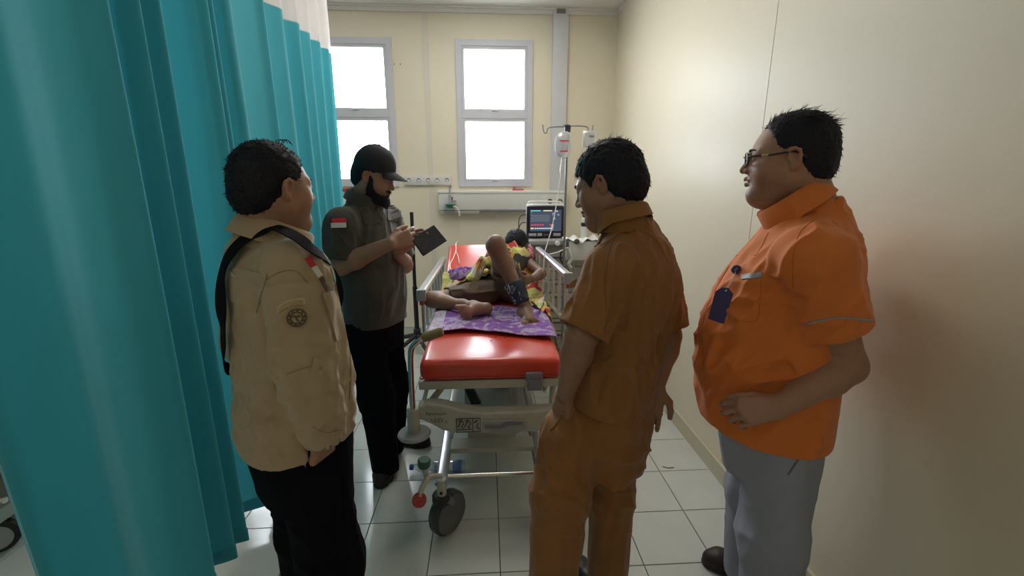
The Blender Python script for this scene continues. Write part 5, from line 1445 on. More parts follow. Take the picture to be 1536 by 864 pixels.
    cloth('trousers', t, M_trk, pr, lambda V: folds(V, fr.l + np.array([0, 0, .3]), .05, .2, .008, 3, fr.L(0, .05, .5), .25) + folds(V, (0, 0, 1), .045, .3, .005, 9))
    M_shoe = mat('maroon_black_shoe', (.020, .010, .013), .55)
    a_toe = atZ(569, 728, .03); shoe('shoe', np.array([-.575, 2.30, 0]), np.array([a_toe[0], a_toe[1] + .01, 0]), M_shoe, pr, .050)
    shoe('shoe', np.array([-.60, 2.47, 0]), np.array([-.36, 2.40, 0]), M_shoe, pr, .046)
    # tablet in a dark folio
    A, B, C_, D = atY(617, 357, 2.06), atY(651, 337, 2.17), atY(671, 361, 2.17), atY(636, 384, 2.06)
    u = (B - A); v = (D - A); n = np.cross(u, v); n /= np.linalg.norm(n)
    if n @ (A - CAM) < 0: n = -n      # away from the viewer
    tab = empty('tablet', D, 'dark tablet in a folio cover held in the capped person\'s hands', 'tablet')
    def slab(k0, k1, off, th):
        c = (A + C_) / 2; q = [c + (p - c) * k0 + n * off for p in (A, B, C_, D)]; return MB().prism(q, n * th)
    o = slab(1.0, 1, 0, .006).build('folio_cover', mat('navy_folio', (.014, .013, .022), .6, bump=.2, bscale=300), tab, False)
    bvm = o.modifiers.new('bevel', 'BEVEL'); bvm.width = .004; bvm.segments = 2
    slab(.97, 1, .0065, .006).build('tablet_body', mat('tablet_silver', (.55, .55, .6), .3, metal=.6), tab, False)
    slab(.90, 1, .0126, .0008).build('screen', mat('tablet_screen', (.02, .02, .025), .1, emit=(.5, .55, .6), estr=.25), tab, False)
man_cap()

# ------------------------------------------------------------------ man in the brown uniform, seen from behind
def man_brown():
    fr = Frame((.435, 1.31), 142); SK = (.30, .165, .105)
    pr = empty('person', fr.b, 'person in a short-sleeved brown uniform seen from behind, facing the stretcher', 'person')
    skin = Skin()
    hc = atY(911, 279, 1.335); R = head_rot(147, 20, 4); sc = .95; T = place_head(hc, R, sc)
    V, Q = build_head(.0027, to_local(fr.L(0, -.005, 1.37), hc, R, sc), .062, fat=.008)
    skin.add(T(V), Q, head_cols(V, SK, stubble=.15))
    rows = [(.74, 0, .01, .155, .140, .108), (.86, 0, .01, .158, .145, .108), (.98, 0, .005, .160, .148, .112), (1.12, 0, -.005, .166, .142, .125), (1.23, 0, -.01, .176, .134, .138), (1.30, 0, -.012, .166, .118, .130), (1.365, 0, -.008, .124, .088, .102), (1.415, 0, .0, .082, .066, .074), (1.455, 0, .006, .064, .058, .060)]
    legs = [(atY(860, 645, 1.275) + np.array([0, 0, -.03]), atY(840, 742, 1.23), atY(822, 905, 1.19) * np.array([1, 1, 0]) + np.array([0, 0, .05]), .112, .088, .078), (atY(922, 640, 1.37), atY(918, 742, 1.37), atY(910, 875, 1.36) * np.array([1, 1, 0]) + np.array([0, 0, .05]), .088, .078, .072)]
    core(skin, fr, rows, [l[:3] for l in legs], SK)
    shl = fr.L(.150, -.005, 1.295); ell_ = atY(872, 503, 1.14); wrl = atY(849, 590, 1.235)
    shr = fr.L(-.158, -.01, 1.295); elr = atY(1001, 503, 1.37); wrr = atY(984, 580, 1.33)
    lo, hi = bounds([shl, ell_, wrl], .08); lo[2] -= .10
    s = arm_sdf(lo, hi, .0042, shl, ell_, wrl, 1.06)
    hand(s, wrl, np.array([-.6, .8, .2]), atY(838, 642, 1.285) - wrl, np.array([-.8, -.6, 0]), [(12, 15, 10)] * 4, thumb=((.35, .9, -.2), (.15, 1, -.2), (.05, 1, -.2)), fat=1.08)
    V, Q = s.mesh(); skin.add(V, Q, SK)
    lo, hi = bounds([shr, elr, wrr, atY(960, 665, 1.39)], .075)
    s = arm_sdf(lo, hi, .0036, shr, elr, wrr, 1.04)
    hd = atY(969, 650, 1.32) - wrr
    hand(s, wrr, np.array([.85, -.3, 0]), hd, np.array([.35, .9, 0]) * -1, [(14, 16, 10), (20, 20, 12), (24, 22, 14), (28, 24, 14)], thumb=((.75, .65, -.1), (.35, .95, -.1), (.12, 1, -.1)), fat=1.08)
    V, Q = s.mesh(); skin.add(V, Q, SK)
    skin.build('body', M_skin, pr)
    eyes(pr, T, R, sc, (0, .8, -.6)); brows(pr, T, M_hair)
    hl = [(-.12, -.088), (-.06, -.080), (-.030, -.045), (-.014, -.010), (.0, .026), (.016, .016), (.030, -.008), (.042, .028), (.06, .050), (.085, .060), (.11, .075)]
    HV, HQ = hair_cap(.0033, .012, hl, .006, .008, 5, 1.0, .002)
    SV, SF = strands(HV, HQ, 3000, .013, (0, .4, -.7), .2, 8, zmin=-.08, lift=.05)
    S2, F2 = strands(HV, HQ, 220, .022, (0, -.6, .1), .35, 9, zmin=.09, lift=.35, width=.0008)
    hr = fast_mesh('hair', T(HV), HQ, M_hair, pr); fast_mesh('hair_locks', T(SV), SF, M_hair, hr); fast_mesh('stray_hair', T(S2), F2, M_hair, hr)
    M_brn = mat('brown_uniform_cotton', (.265, .112, .028), rough=.82, noise=.07, nscale=6, bump=.12, bscale=420, sheen=.15)
    lo, hi = bounds([fr.L(-.32, -.25, .70), fr.L(.32, .28, 1.48), fr.L(.32, -.25, 1.48), fr.L(-.32, .28, .70)], .06)
    s = SDF(lo, hi, .0058)
    ua, ub = shl + (ell_ - shl) * .95, shr + (elr - shr) * .92
    for a, e, u_ in ((shl, ell_, ua), (shr, elr, ub)):
        s.chain([a, u_], [.074, .076], .03); n_ = (e - a) / np.linalg.norm(e - a); lat = 1 if u_ is ua else -1
        def sleeve_cut(X, Y, Z, c_=u_, n_=n_, lat=lat):
            d = (X - c_[0]) * n_[0] + (Y - c_[1]) * n_[1] + (Z - c_[2]) * n_[2]
            r = np.sqrt(np.maximum((X - c_[0]) ** 2 + (Y - c_[1]) ** 2 + (Z - c_[2]) ** 2 - d * d, 0))
            return np.where((r < .12) & (d > -.03) & (X > -9), -d, .5)
        s.fn(sleeve_cut, u_ - .2, u_ + .2, 's', 0)
        s.cap(u_ - n_ * .03, u_ + n_ * .08, .064, .064, .004, 's')
    s.rings(fr, rows, .02)
    for sg in (-1, 1): s.cap(fr.L(sg * .06, -.010, 1.372), fr.L(sg * .140, -.01, 1.318), .046, .062, .05)
    s.fn(lambda X, Y, Z: .845 + .008 * np.sin(9 * X) - Z + 0 * Y, lo, hi, 'i', .003)
    s.rings(fr, [(.76, 0, .01, .132, .112, .086), (.862, 0, .01, .132, .112, .086)], .004, 's')
    def disp(V):
        f = folds(V, np.array([0, 0, 1.0]) + fr.l * -.35, .040, .30, .014, 21) + folds(V, (ell_ - shl), .05, .25, .009, 22, ua, .16) + folds(V, np.array([0, 0, 1.0]) + fr.l * .5, .04, .3, .020, 23, fr.L(.08, -.1, 1.12), .2)
        return f * np.clip((V[:, 2] - .85) / .05, .15, 1) * hem_mask(V, ua, (ell_ - shl) / np.linalg.norm(ell_ - shl)) * hem_mask(V, ub, (elr - shr) / np.linalg.norm(elr - shr))
    so, bv = cloth('shirt', s, M_brn, pr, disp)
    collar('collar', fr, atY(933, 314, 1.30), 15, .068, .064, .060, .034, M_brn, so, flare=.006)
    M_brd = mat('brown_seam', (.19, .082, .022), .9); M_brl = mat('pale_brown_tape', (.30, .17, .075), .8)
    line_on('yoke_seam', bv, [atY(a, b, 1.18) for a, b in [(905, 372), (925, 352), (955, 345), (985, 360), (1004, 395)]], ray(930, 360), .0016, M_brd, so)
    line_on('armhole_seam', bv, [atY(a, b, 1.2) for a, b in [(925, 352), (912, 380), (905, 420), (905, 460)]], ray(868, 400), .0016, M_brd, so)
    decal_px('shoulder_strap', bv, [(902, 336), (914, 338), (892, 372), (884, 362)], 1.3, M_brn, so, .006, 5, 8)
    line_on('strap_edge', bv, [atY(a, b, 1.3) for a, b in [(906, 338), (892, 350), (880, 370), (868, 400), (860, 430)]], ray(872, 365), .0018, M_brl, so, 6, .004)
    line_on('sleeve_hem', bv, [atY(a, b, 1.2) for a, b in [(838, 478), (860, 487), (885, 498)]], ray(860, 487), .0014, M_brd, so)
    # flap of the chest pocket standing off at the left
    base = [np.array(bv.find_nearest(Vector(atY(868, 406 + 11 * k, 1.36)))[0]) for k in range(3)]
    G = np.array([[b_ + fr.f * .050 * t_ + fr.l * .010 * t_ + np.array([0, 0, -.012 * t_ - .012 * t_ * (2 - k) / 2]) for k, b_ in enumerate(base)] for t_ in (-.08, .3, .65, 1.0)])
    MB().sheet(G, .004).build('pocket_flap', M_brn, so)
    t = trousers(fr, .88, (.146, .128, .094), legs, hem=.035)
    to, tbv = cloth('trousers', t, M_brn, pr, lambda V: folds(V, fr.l + np.array([0, 0, .7]), .045, .25, .022, 31, fr.L(.10, 0, .62), .24) + folds(V, (.1, 0, 1), .04, .3, .009, 33))
    line_on('pocket_opening', tbv, [atY(a, b, 1.25) for a, b in [(858, 606), (845, 622), (832, 640), (826, 645)]], ray(845, 625), .0028, M_brd, to)
    MB().lathe([(.007, 0), (.006, .004)], project(tbv, [atY(853, 593, 1.3)], ray(853, 593), .002)[0], -ray(853, 593), 12).build('button', mat('brass', (.6, .42, .2), .3, metal=.7), to)
    M_sh = mat('black_leather', (.010, .009, .010), .4)
    tz = atZ(856, 835, .04)
    shoe('shoe', np.array([.43, 1.30, 0]), np.array([tz[0] - .005, tz[1] + .01, 0]), M_sh, pr)
    aL = legs[0][2]; shoe('shoe', np.array([aL[0] + .05, aL[1] - .08, 0]), np.array([aL[0] - .06, aL[1] + .18, 0]), M_sh, pr)
man_brown()

# ------------------------------------------------------------------ man in the orange shirt by the wall
def man_orange():
    fr = Frame((.912, 1.245), 150); SK = (.37, .20, .13)
    pr = empty('person', fr.b, 'person in an orange shirt, grey trousers and glasses standing by the right wall', 'person')
    skin = Skin()
    hc = atY(1182, 238, 1.235); R = head_rot(150, 3, 0); sc = 1.0; T = place_head(hc, R, sc)
    V, Q = build_head(.0027, to_local(fr.L(0, -.03, 1.43), hc, R, sc), .066, fat=.009, wide=1.0, mouth=.0012)
    skin.add(T(V), Q, head_cols(V, SK, lip=(.70, .45, .45), stubble=.15, tache=.45))
    rows = [(.70, 0, 0, .195, .185, .165), (.82, 0, .0, .205, .215, .170), (.94, 0, .0, .210, .238, .165), (1.05, 0, .0, .212, .245, .160), (1.15, 0, .0, .212, .228, .158), (1.27, 0, -.005, .215, .185, .162), (1.345, 0, -.01, .210, .145, .158), (1.40, 0, -.010, .180, .110, .136), (1.45, 0, -.008, .120, .084, .114), (1.51, 0, -.006, .078, .066, .088)]
    legs = [(fr.L(.090, -.030, .77), fr.L(.100, -.045, .45), fr.L(.100, -.085, .05), .100, .094, .084), (fr.L(-.090, -.02, .77), fr.L(-.125, .0, .45), fr.L(-.17, -.02, .05), .100, .092, .082)]
    core(skin, fr, rows, [l[:3] for l in legs], SK)
    shl = fr.L(.198, -.020, 1.355); ell_ = atY(1268, 548, 1.065); wrl = atY(1170, 610, 1.02)
    shr = fr.L(-.205, -.03, 1.355); elr = fr.L(-.265, -.06, 1.09); wrr = fr.L(-.23, .10, .93)
    lo, hi = bounds([shl, ell_, wrl, atY(1100, 610, 1.05)], .085)
    s = arm_sdf(lo, hi, .0036, shl, ell_, wrl, 1.18)
    hand(s, wrl, np.array([.3, .5, .8]), atY(1125, 616, 1.04) - wrl, np.array([-.45, -.9, -.1]), [(32, 40, 25), (38, 45, 28), (42, 48, 30), (45, 50, 30)], thumb=((.45, .85, -.2), (.15, 1, -.2), (.05, 1, -.2)), sc=1.0, fat=1.12)
    V, Q = s.mesh(); skin.add(V, Q, SK)
    lo, hi = bounds([shr, elr, wrr], .085); lo[2] -= .15
    s = arm_sdf(lo, hi, .006, shr, elr, wrr, 1.15)
    hand(s, wrr, fr.f, np.array([0, 0, -1.0]) + fr.f * .3, -fr.l, [(20, 25, 15)] * 4, fat=1.1)
    V, Q = s.mesh(); skin.add(V, Q, SK)
    skin.build('body', M_skin, pr)
    eyes(pr, T, R, sc); brows(pr, T, M_hair)
    hl = [(-.12, -.062), (-.06, -.060), (-.034, -.045), (-.016, -.012), (.0, .026), (.014, .014), (.026, .0), (.034, .040), (.046, .070), (.062, .096), (.085, .118), (.11, .13)]
    HV, HQ = hair_cap(.0033, .004, hl, .003, .004, 7, 1.0)
    SV, SF = strands(HV, HQ, 2400, .010, (0, -.5, -.5), .20, 12, zmin=-.06, lift=.10)
    S2, F2 = strands(HV, HQ, 420, .026, (0, -1.0, .25), .32, 13, zmin=.075, lift=.45, width=.0009)
    hr = fast_mesh('hair', T(HV), HQ, M_hair, pr); fast_mesh('hair_locks', T(SV), SF, M_hair, hr); fast_mesh('stray_hair', T(S2), F2, M_hair, hr)
    # glasses
    M_frame = mat('dark_red_frame', (.035, .010, .012), .35)
    gl = MB(); 
    g = empty('glasses', hc); g.parent = pr; g.location = tuple(hc - fr.b)
    for x in (-1, 1):
        ring_ = [(x * .033 + .0235 * math.copysign(abs(math.cos(t)) ** .7, math.cos(t)), .105 - .006 * abs(math.cos(t)) * (1 if math.cos(t) * x > 0 else 0), .004 + .0165 * math.copysign(abs(math.sin(t)) ** .7, math.sin(t))) for t in np.linspace(0, 2 * math.pi, 32, endpoint=False)]
        MB().tube(T(np.array(ring_)), .0028, 7, closed=True).build('rim', M_frame, g)
        c_ = np.mean(ring_, axis=0); Lv = T(np.array(ring_)); Lc = Lv.mean(0); k_ = len(Lv)
        mesh_obj('lens', np.vstack([Lc + (Lv - Lc) * .95, Lc + (Lv - Lc) * .95 - R @ np.array([0, .0015, 0])]), [tuple(range(k_)), tuple(range(2 * k_ - 1, k_ - 1, -1))] + [(i, k_ + i, k_ + (i + 1) % k_, (i + 1) % k_) for i in range(k_)], glass_mat('spectacle_glass', (.95, .96, .97), .06), g)
        tm = [(x * .057, .100, .010), (x * .070, .085, .010), (x * .0795, .045, .010), (x * .0835, .000, .014), (x * .086, -.020, .008), (x * .086, -.036, -.004)]
        MB().tube(T(np.array(smooth_path(tm, 5))), .0026, 7).build('temple_arm', M_frame, g)
        MB().tube(T(np.array([(x * .0745, .068, .0102), (x * .0782, .052, .0102)])), .0034, 7).build('metal_accent', mat('brass_accent', (.6, .45, .3), .3, metal=.8), g)
    MB().tube(T(np.array(smooth_path([(-.010, .106, .008), (0, .110, .012), (.010, .106, .008)], 4))), .0020, 7).build('bridge', M_frame, g)
    M_org = mat('orange_cotton', (.70, .185, .030), rough=.78, noise=.05, nscale=6, bump=.12, bscale=420, sheen=.15)
    lo, hi = bounds([fr.L(-.36, -.28, .66), fr.L(.36, .30, 1.54), fr.L(.36, -.28, 1.54), fr.L(-.36, .30, .66)], .05)
    s = SDF(lo, hi, .0062)
    ua, ub = shl + (ell_ - shl) * .61, shr + (elr - shr) * .61
    for a, e, u_ in ((shl, ell_, ua), (shr, elr, ub)):
        s.chain([a, u_], [.088, .090], .035); n_ = (e - a) / np.linalg.norm(e - a); lat = 1 if u_ is ua else -1
        def sleeve_cut(X, Y, Z, c_=u_, n_=n_, lat=lat):
            d = (X - c_[0]) * n_[0] + (Y - c_[1]) * n_[1] + (Z - c_[2]) * n_[2]
            r = np.sqrt(np.maximum((X - c_[0]) ** 2 + (Y - c_[1]) ** 2 + (Z - c_[2]) ** 2 - d * d, 0))
            return np.where((r < .13) & (d > -.03) & (X > -9), -d, .5)
        s.fn(sleeve_cut, u_ - .2, u_ + .2, 's', 0)
        s.cap(u_ - n_ * .03, u_ + n_ * .08, .078, .078, .004, 's')
    s.rings(fr, rows, .02)
    for sg in (-1, 1): s.cap(fr.L(sg * .075, -.020, 1.408), fr.L(sg * .180, -.025, 1.368), .048, .074, .05)
    def hem(X, Y, Z):
        fw = (X - fr.b[0]) * fr.f[0] + (Y - fr.b[1]) * fr.f[1]
        return .790 + .035 * np.clip((fw + .0) / .24, 0, 1) ** 1.3 - Z
    s.fn(hem, lo, hi, 'i', .003)
    s.rings(fr, [(.70, 0, 0, .160, .150, .130), (.812, 0, 0, .160, .150, .130)], .004, 's')
    def disp(V):
        f = folds(V, np.array([0, 0, -1.0]) + fr.f * .5, .045, .30, .014, 41) + folds(V, (ell_ - shl) + fr.f * .2, .05, .22, .010, 42, ua, .17) + folds(V, fr.f + np.array([0, 0, -.35]), .045, .25, .022, 43, fr.L(.15, .10, 1.12), .2)
        return f * np.clip((V[:, 2] - .80) / .06, .1, 1) * hem_mask(V, ua, (ell_ - shl) / np.linalg.norm(ell_ - shl), .14)
    so, bv = cloth('shirt', s, M_org, pr, disp)
    collar('collar', fr, atY(1181, 296, 1.235), 38, .078, .082, .085, .054, M_org, so, flare=.010, tip=.034)
    M_ors = mat('orange_seam', (.54, .13, .018), .9); M_refl = mat('reflective_tape', (.30, .30, .34), .5)
    line_on('armhole_seam', bv, [atY(a, b, 1.1) for a, b in [(1222, 330), (1200, 350), (1190, 385), (1190, 430)]], ray(1195, 380), .0016, M_ors, so)
    line_on('sleeve_piping', bv, [atY(a, b, 1.03) for a, b in [(1208, 486), (1235, 480), (1262, 477), (1306, 481)]], ray(1255, 478), .0030, M_refl, so)
    line_on('placket', bv, [atY(a, b, 1.2) for a, b in [(1132, 340), (1105, 380), (1075, 430), (1056, 475), (1053, 520), (1058, 600)]], ray(1070, 450), .0022, M_ors, so)
    decal('pocket_tape', bv, atY(1128, 414, 1.1), ray(1128, 414), (-.30, 0, 1), .050, .013, M_refl, so, .004, 8, 3)
    line_on('pocket_seam', bv, [atY(a, b, 1.1) for a, b in [(1142, 420), (1140, 450), (1134, 482), (1100, 480)]], ray(1130, 450), .0014, M_ors, so)
    # identity badge on a reel
    bd = empty('id_badge', atY(1080, 485, 1.08), 'dark blue identity badge clipped to the orange shirt\'s pocket', 'badge')
    M_navy = mat('navy_badge', (.018, .014, .11), .35)
    p0 = project(bv, [atY(1108, 406, 1.1)], ray(1108, 406), .008)[0]
    vr = ray(1108, 406) / np.linalg.norm(ray(1108, 406)); ux = np.cross(vr, [0, 0, 1.0]); ux /= np.linalg.norm(ux); uz = np.cross(ux, vr)
    MB().lathe([(.012, -.004), (.014, 0), (.012, .006)], p0, -vr, 18).build('badge_reel', M_navy, bd)
    MB().tube([p0 - vr * .0065 - ux * .004 - uz * .004, p0 - vr * .0065 + ux * .003 + uz * .005], .0016, 6).build('painted_reel_glint', M_refl, bd)  # pale strip set on the reel as a painted highlight
    Q4 = [project(bv, [atY(a, b, 1.1)], ray(a, b), .009)[0] for a, b in [(1073, 437), (1083, 431), (1093, 432), (1100, 441), (1086, 486), (1062, 478)]]
    Q0 = list(Q4); cen = np.mean(Q4, axis=0); nb_ = np.cross(ux * -.55 + uz * -.8, np.cross(cen - Q4[1], vr)); nb_ = -vr
    def onp(a, b): r = ray(a, b); return CAM + r * ((min((q_ - CAM) @ vr for q_ in Q0) - .006) / (r @ vr))
    Q4 = [onp(a, b) for a, b in [(1073, 437), (1083, 431), (1093, 432), (1100, 441), (1086, 486), (1062, 478)]]
    MB().prism(Q4, -vr * .004).build('badge_card', M_navy, bd, False)
    ph = onp(1089, 436) - vr * .0045
    MB().lathe([(.0022, 0), (.0022, .001)], ph, -vr, 10).build('punch_hole', M_white, bd)
    MB().tube(smooth_path([p0, (p0 + ph) / 2 + ux * .004, ph], 4), .0018, 6).build('badge_cord', mat('pale_cord', (.6, .45, .4), .5), bd)
    # trousers, shoes
    M_gry = mat('grey_blue_trouser', (.30, .325, .40), rough=.85, noise=.06, nscale=8, bump=.12, bscale=400)
    t = trousers(fr, .83, (.165, .155, .140), legs, hem=.045)
    to, tbv = cloth('trousers', t, M_gry, pr, lambda V: folds(V, (0, 0, 1), .06, .35, .009, 51) + folds(V, fr.f + np.array([0, 0, -.5]), .06, .2, .012, 53, fr.L(.1, 0, .40), .22))
    line_on('pocket_opening', tbv, [atY(a, b, 1.08) for a, b in [(1192, 672), (1198, 685), (1190, 700), (1182, 712)]], ray(1190, 690), .003, mat('grey_seam', (.15, .16, .21), .9), to)
    M_dsh = mat('dark_brown_shoe', (.022, .012, .010), .5)
    tz = atZ(1054, 832, .04)
    shoe('shoe', np.array([tz[0] + .235, tz[1] - .085, 0]), np.array([tz[0], tz[1], 0]), M_dsh, pr, .046)
    shoe('shoe', fr.L(.105, -.11, 0), fr.L(.12, .17, 0), M_dsh, pr, .046)
man_orange()
# ------------------------------------------------------------------ patient on the stretcher
def patient():
    SK = np.array((.20, .105, .068)); SKs = SK * 1.25
    base = np.array([.10, 2.95, .78])
    pr = empty('person', base, 'patient in brown shorts lying on the red mattress with one knee raised', 'person')
    skin = Skin()
    hipL, kneeL, ankL = np.array([.165, 2.90, .850]), np.array([.052, 2.585, 1.195]), np.array([.222, 2.470, .835])
    hipR, kneeR, ankR = np.array([.00, 2.88, .838]), np.array([-.345, 2.69, .842]), np.array([-.085, 2.530, .835])
    pel, chest, neck = np.array([.085, 2.97, .862]), np.array([.150, 3.16, .985]), np.array([.20, 3.29, 1.035])
    # trunk, arms
    s = SDF((-.32, 2.70, .70), (.50, 3.45, 1.22), .0065)
    s.cap(pel, (pel + chest) / 2, .105, .105, .05, 'u', ((0, -.4, .9), .8)); s.cap((pel + chest) / 2, chest, .110, .120, .05, 'u', ((0, -.4, .9), .8))
    s.cap(chest + np.array([-.10, .03, 0]), chest + np.array([.10, .05, .0]), .070, .070, .05); s.cap(chest, neck, .07, .052, .03)
    V, Q = s.mesh(); skin.add(V, Q, SK); torso_b = BVHTree.FromPolygons(V.tolist(), Q.tolist())
    shR, elR, wrR = chest + np.array([-.15, .05, -.01]), np.array([-.115, 3.00, .915]), np.array([-.030, 2.945, 1.005])
    lo, hi = bounds([shR, elR, wrR], .13)
    s = arm_sdf(lo, hi, .0045, shR, elR, wrR, .82)
    hand(s, wrR, np.array([.7, -.5, .3]), np.array([.75, -.1, .35]), np.array([-.2, -.3, 1]), [(45, 50, 30)] * 4, sc=.95)
    V, Q = s.mesh(); skin.add(V, Q, SK)
    shL, elL, wrL = chest + np.array([.14, .05, .0]), np.array([.385, 3.05, .925]), np.array([.30, 2.90, .92])
    lo, hi = bounds([shL, elL, wrL], .10)
    s = arm_sdf(lo, hi, .006, shL, elL, wrL, .82); hand(s, wrL, np.array([.2, .2, 1]), np.array([-.6, -.7, 0]), np.array([.5, -.6, .2]), [(30, 30, 20)] * 4, sc=.95)
    V, Q = s.mesh(); skin.add(V, Q, SK)
    # raised left leg with foot and toes
    lo, hi = bounds([hipL, kneeL, ankL, (.25, 2.30, .76)], .10)
    s = SDF(lo, hi, .0042)
    s.chain([hipL, hipL + (kneeL - hipL) * .6, kneeL], [.078, .060, .054], .03)
    calf = kneeL + (ankL - kneeL) * .30 + np.array([.0, .022, 0])
    s.chain([kneeL, calf, kneeL + (ankL - kneeL) * .72, ankL], [.052, .050, .036, .030], .03)
    s.ell(kneeL + np.array([-.004, -.022, .016]), (.034, .030, .040), .025)
    heel = np.array([.205, 2.515, .805]); ball = np.array([.238, 2.365, .792])
    s.cap(ankL, heel, .032, .030, .02); s.chain([heel, (heel + ball) / 2 + np.array([0, 0, .012]), ball], [.030, .034, .026], .02, 'u', None)
    s.cap(ankL + np.array([0, -.01, -.01]), ball + np.array([0, .02, .006]), .030, .024, .025)
    s.cap(ball + np.array([-.030, .006, -.004]), ball + np.array([.030, .014, -.006]), .021, .018, .015)
    for k in range(5):
        a = ball + np.array([-.036 + .018 * k, .000 + .006 * k, -.006]); L = (.045, .040, .036, .032, .026)[k]; r = (.0130, .0098, .0092, .0088, .0082)[k]
        s.cap(a, a + np.array([-.002 + .003 * k, -L * .6, .004]), r, r, .006); s.cap(a + np.array([-.002 + .003 * k, -L * .6, .004]), a + np.array([-.002 + .003 * k, -L, -.006]), r, r * .92, .003)
    V, Q = s.mesh(); skin.add(V, Q, SK * (.92 + .16 * vnoise(V * 25)).reshape(-1, 1))
    # folded right leg with the sole towards the viewer
    lo, hi = bounds([hipR, kneeR, ankR, (-.22, 2.38, .78), (.05, 2.45, .80)], .095)
    s = SDF(lo, hi, .0042)
    s.chain([hipR, hipR + (kneeR - hipR) * .6, kneeR], [.066, .054, .048], .03)
    s.chain([kneeR, kneeR + (ankR - kneeR) * .33 + np.array([0, .0, -.006]), kneeR + (ankR - kneeR) * .75, ankR], [.048, .042, .031, .028], .03)
    hl = np.array([-.006, 2.490, .834]); bl = np.array([-.125, 2.430, .832]); up = np.array([.10, 0, 1.0]); up /= np.linalg.norm(up)
    s.cap(ankR, hl, .032, .031, .02)
    s.chain([hl, (hl + bl) / 2 + np.array([0, .016, 0]), bl], [.033, .030, .030], .02)
    s.cap(bl + up * .026, bl - up * .030 + np.array([.02, 0, 0]), .017, .015, .015); s.cap(ankR, (hl + bl) / 2 + np.array([0, .02, .012]), .032, .026, .03)
    for k in range(5):
        a = bl + up * (.034 - .0185 * k) + np.array([-.010 + .006 * k, -.004, 0]); L = (.042, .034, .031, .028, .024)[k]; r = (.0140, .0102, .0096, .0090, .0086)[k]
        s.cap(a, a + np.array([-L, -.006, .002]), r, r * .95, .0025)
    V, Q = s.mesh()
    sole = np.exp(-((V[:, 1] - 2.415) / .03) ** 2) * (V[:, 0] > -.20)
    skin.add(V, Q, SKs * (1 + .35 * sole[:, None]) * (.92 + .16 * vnoise(V * 25)).reshape(-1, 1))
    # head turned to the patient's left
    hc = np.array([.232, 3.40, 1.075]); R = rotm((0, 0, 1), -28) @ rotm((1, 0, 0), 38) @ rotm((0, 0, 1), 180); sc = .95; T = place_head(hc, R, sc)
    V, Q = build_head(.0036, to_local(neck + np.array([0, -.02, 0]), hc, R, sc), .05)
    skin.add(T(V), Q, head_cols(V, SK))
    skin.build('body', M_skin, pr)
    eyes(pr, T, R, sc); brows(pr, T, M_hair)
    HV, HQ = hair_cap(.0045, .010, HL_STD, .006, .006, 3); hr = fast_mesh('hair', T(HV), HQ, M_hair, pr)
    SV, SF = strands(HV, HQ, 1200, .022, (0, -.3, -.2), .45, 4, zmin=-.06, lift=.3); fast_mesh('hair_locks', T(SV), SF, M_hair, hr)
    # vest
    M_vest = mat('dark_grey_vest', (.035, .032, .034), .85, bump=.12, bscale=400)
    s = SDF((-.10, 2.95, .74), (.42, 3.36, 1.18), .008)
    s.cap((pel + chest) / 2, chest, .120, .128, .05, 'u', ((0, -.4, .9), .8)); s.cap(chest + np.array([-.10, .03, 0]), chest + np.array([.10, .05, .0]), .078, .078, .05)
    cloth('vest', s, M_vest, pr, lambda V: folds(V, (0, 1, .3), .05, .2, .007, 3))
    # shorts
    M_short = mat('brown_grey_shorts', (.115, .082, .058), .85, bump=.12, bscale=400, noise=.08, nscale=8)
    lo, hi = bounds([pel, hipR, hipL, hipR + (kneeR - hipR) * .8, hipL + (kneeL - hipL) * .6], .15)
    s = SDF(lo, hi, .0055)
    s.cap(pel + np.array([-.06, .02, -.01]), pel + np.array([.06, .02, -.01]), .100, .100, .03, 'u', ((0, -.3, .95), .80))
    kr = hipR + (kneeR - hipR) * .74; kl = hipL + (kneeL - hipL) * .52
    s.chain([hipR, kr], [.080, .068], .03); s.chain([hipL, kl], [.098, .086], .04)
    for c_, h_, r_ in ((kr, hipR, .054), (kl, hipL, .068)):
        n_ = (c_ - h_) / np.linalg.norm(c_ - h_)
        def leg_cut(X, Y, Z, c_=c_, n_=n_):
            d = (X - c_[0]) * n_[0] + (Y - c_[1]) * n_[1] + (Z - c_[2]) * n_[2]
            r = np.sqrt(np.maximum((X - c_[0]) ** 2 + (Y - c_[1]) ** 2 + (Z - c_[2]) ** 2 - d * d, 0))
            return np.where((r < .12) & (d > -.03), -d, .5)
        s.fn(leg_cut, c_ - .15, c_ + .15, 's', 0); s.cap(c_ - n_ * .03, c_ + n_ * .06, r_, r_, .004, 's')
    s.cut((0, 0, .775), (0, 0, -1))
    so, sb = cloth('shorts', s, M_short, pr, lambda V: folds(V, kneeR - hipR, .045, .22, .012, 61) + folds(V, kneeL - hipL, .05, .2, .008, 62))
    # pressure cuff on the shin
    cuff = empty('blood_pressure_cuff', ankL, 'navy pressure cuff with white print wrapped round the raised shin', 'pressure cuff')
    d_ = (kneeL - ankL); a0, a1 = ankL + d_ * .07 + np.array([0, .0, 0]), ankL + d_ * .43 + np.array([0, .008, 0])
    s = SDF(*bounds([a0, a1], .10), .0042); s.cap(a0, a1, .047, .056, 0)
    n_ = (a1 - a0) / np.linalg.norm(a1 - a0); s.cut(a1 - n_ * .01, n_); s.cut(a0 + n_ * .01, -n_)
    M_cuff = mat('navy_cuff', (.018, .030, .055), .7, bump=.15, bscale=350)
    co, cbv = cloth('cuff_band', s, M_cuff, cuff, lambda V: folds(V, np.cross(n_, (0, 1, 0)), .05, .2, .005, 71))
    M_pr = mat('white_print', (.55, .58, .60), .6)
    def prt(pts): line_on('white_print', cbv, [atY(a, b, 2.44) for a, b in pts], ray(768, 440), .0016, M_pr, co, 4, .002, 5)
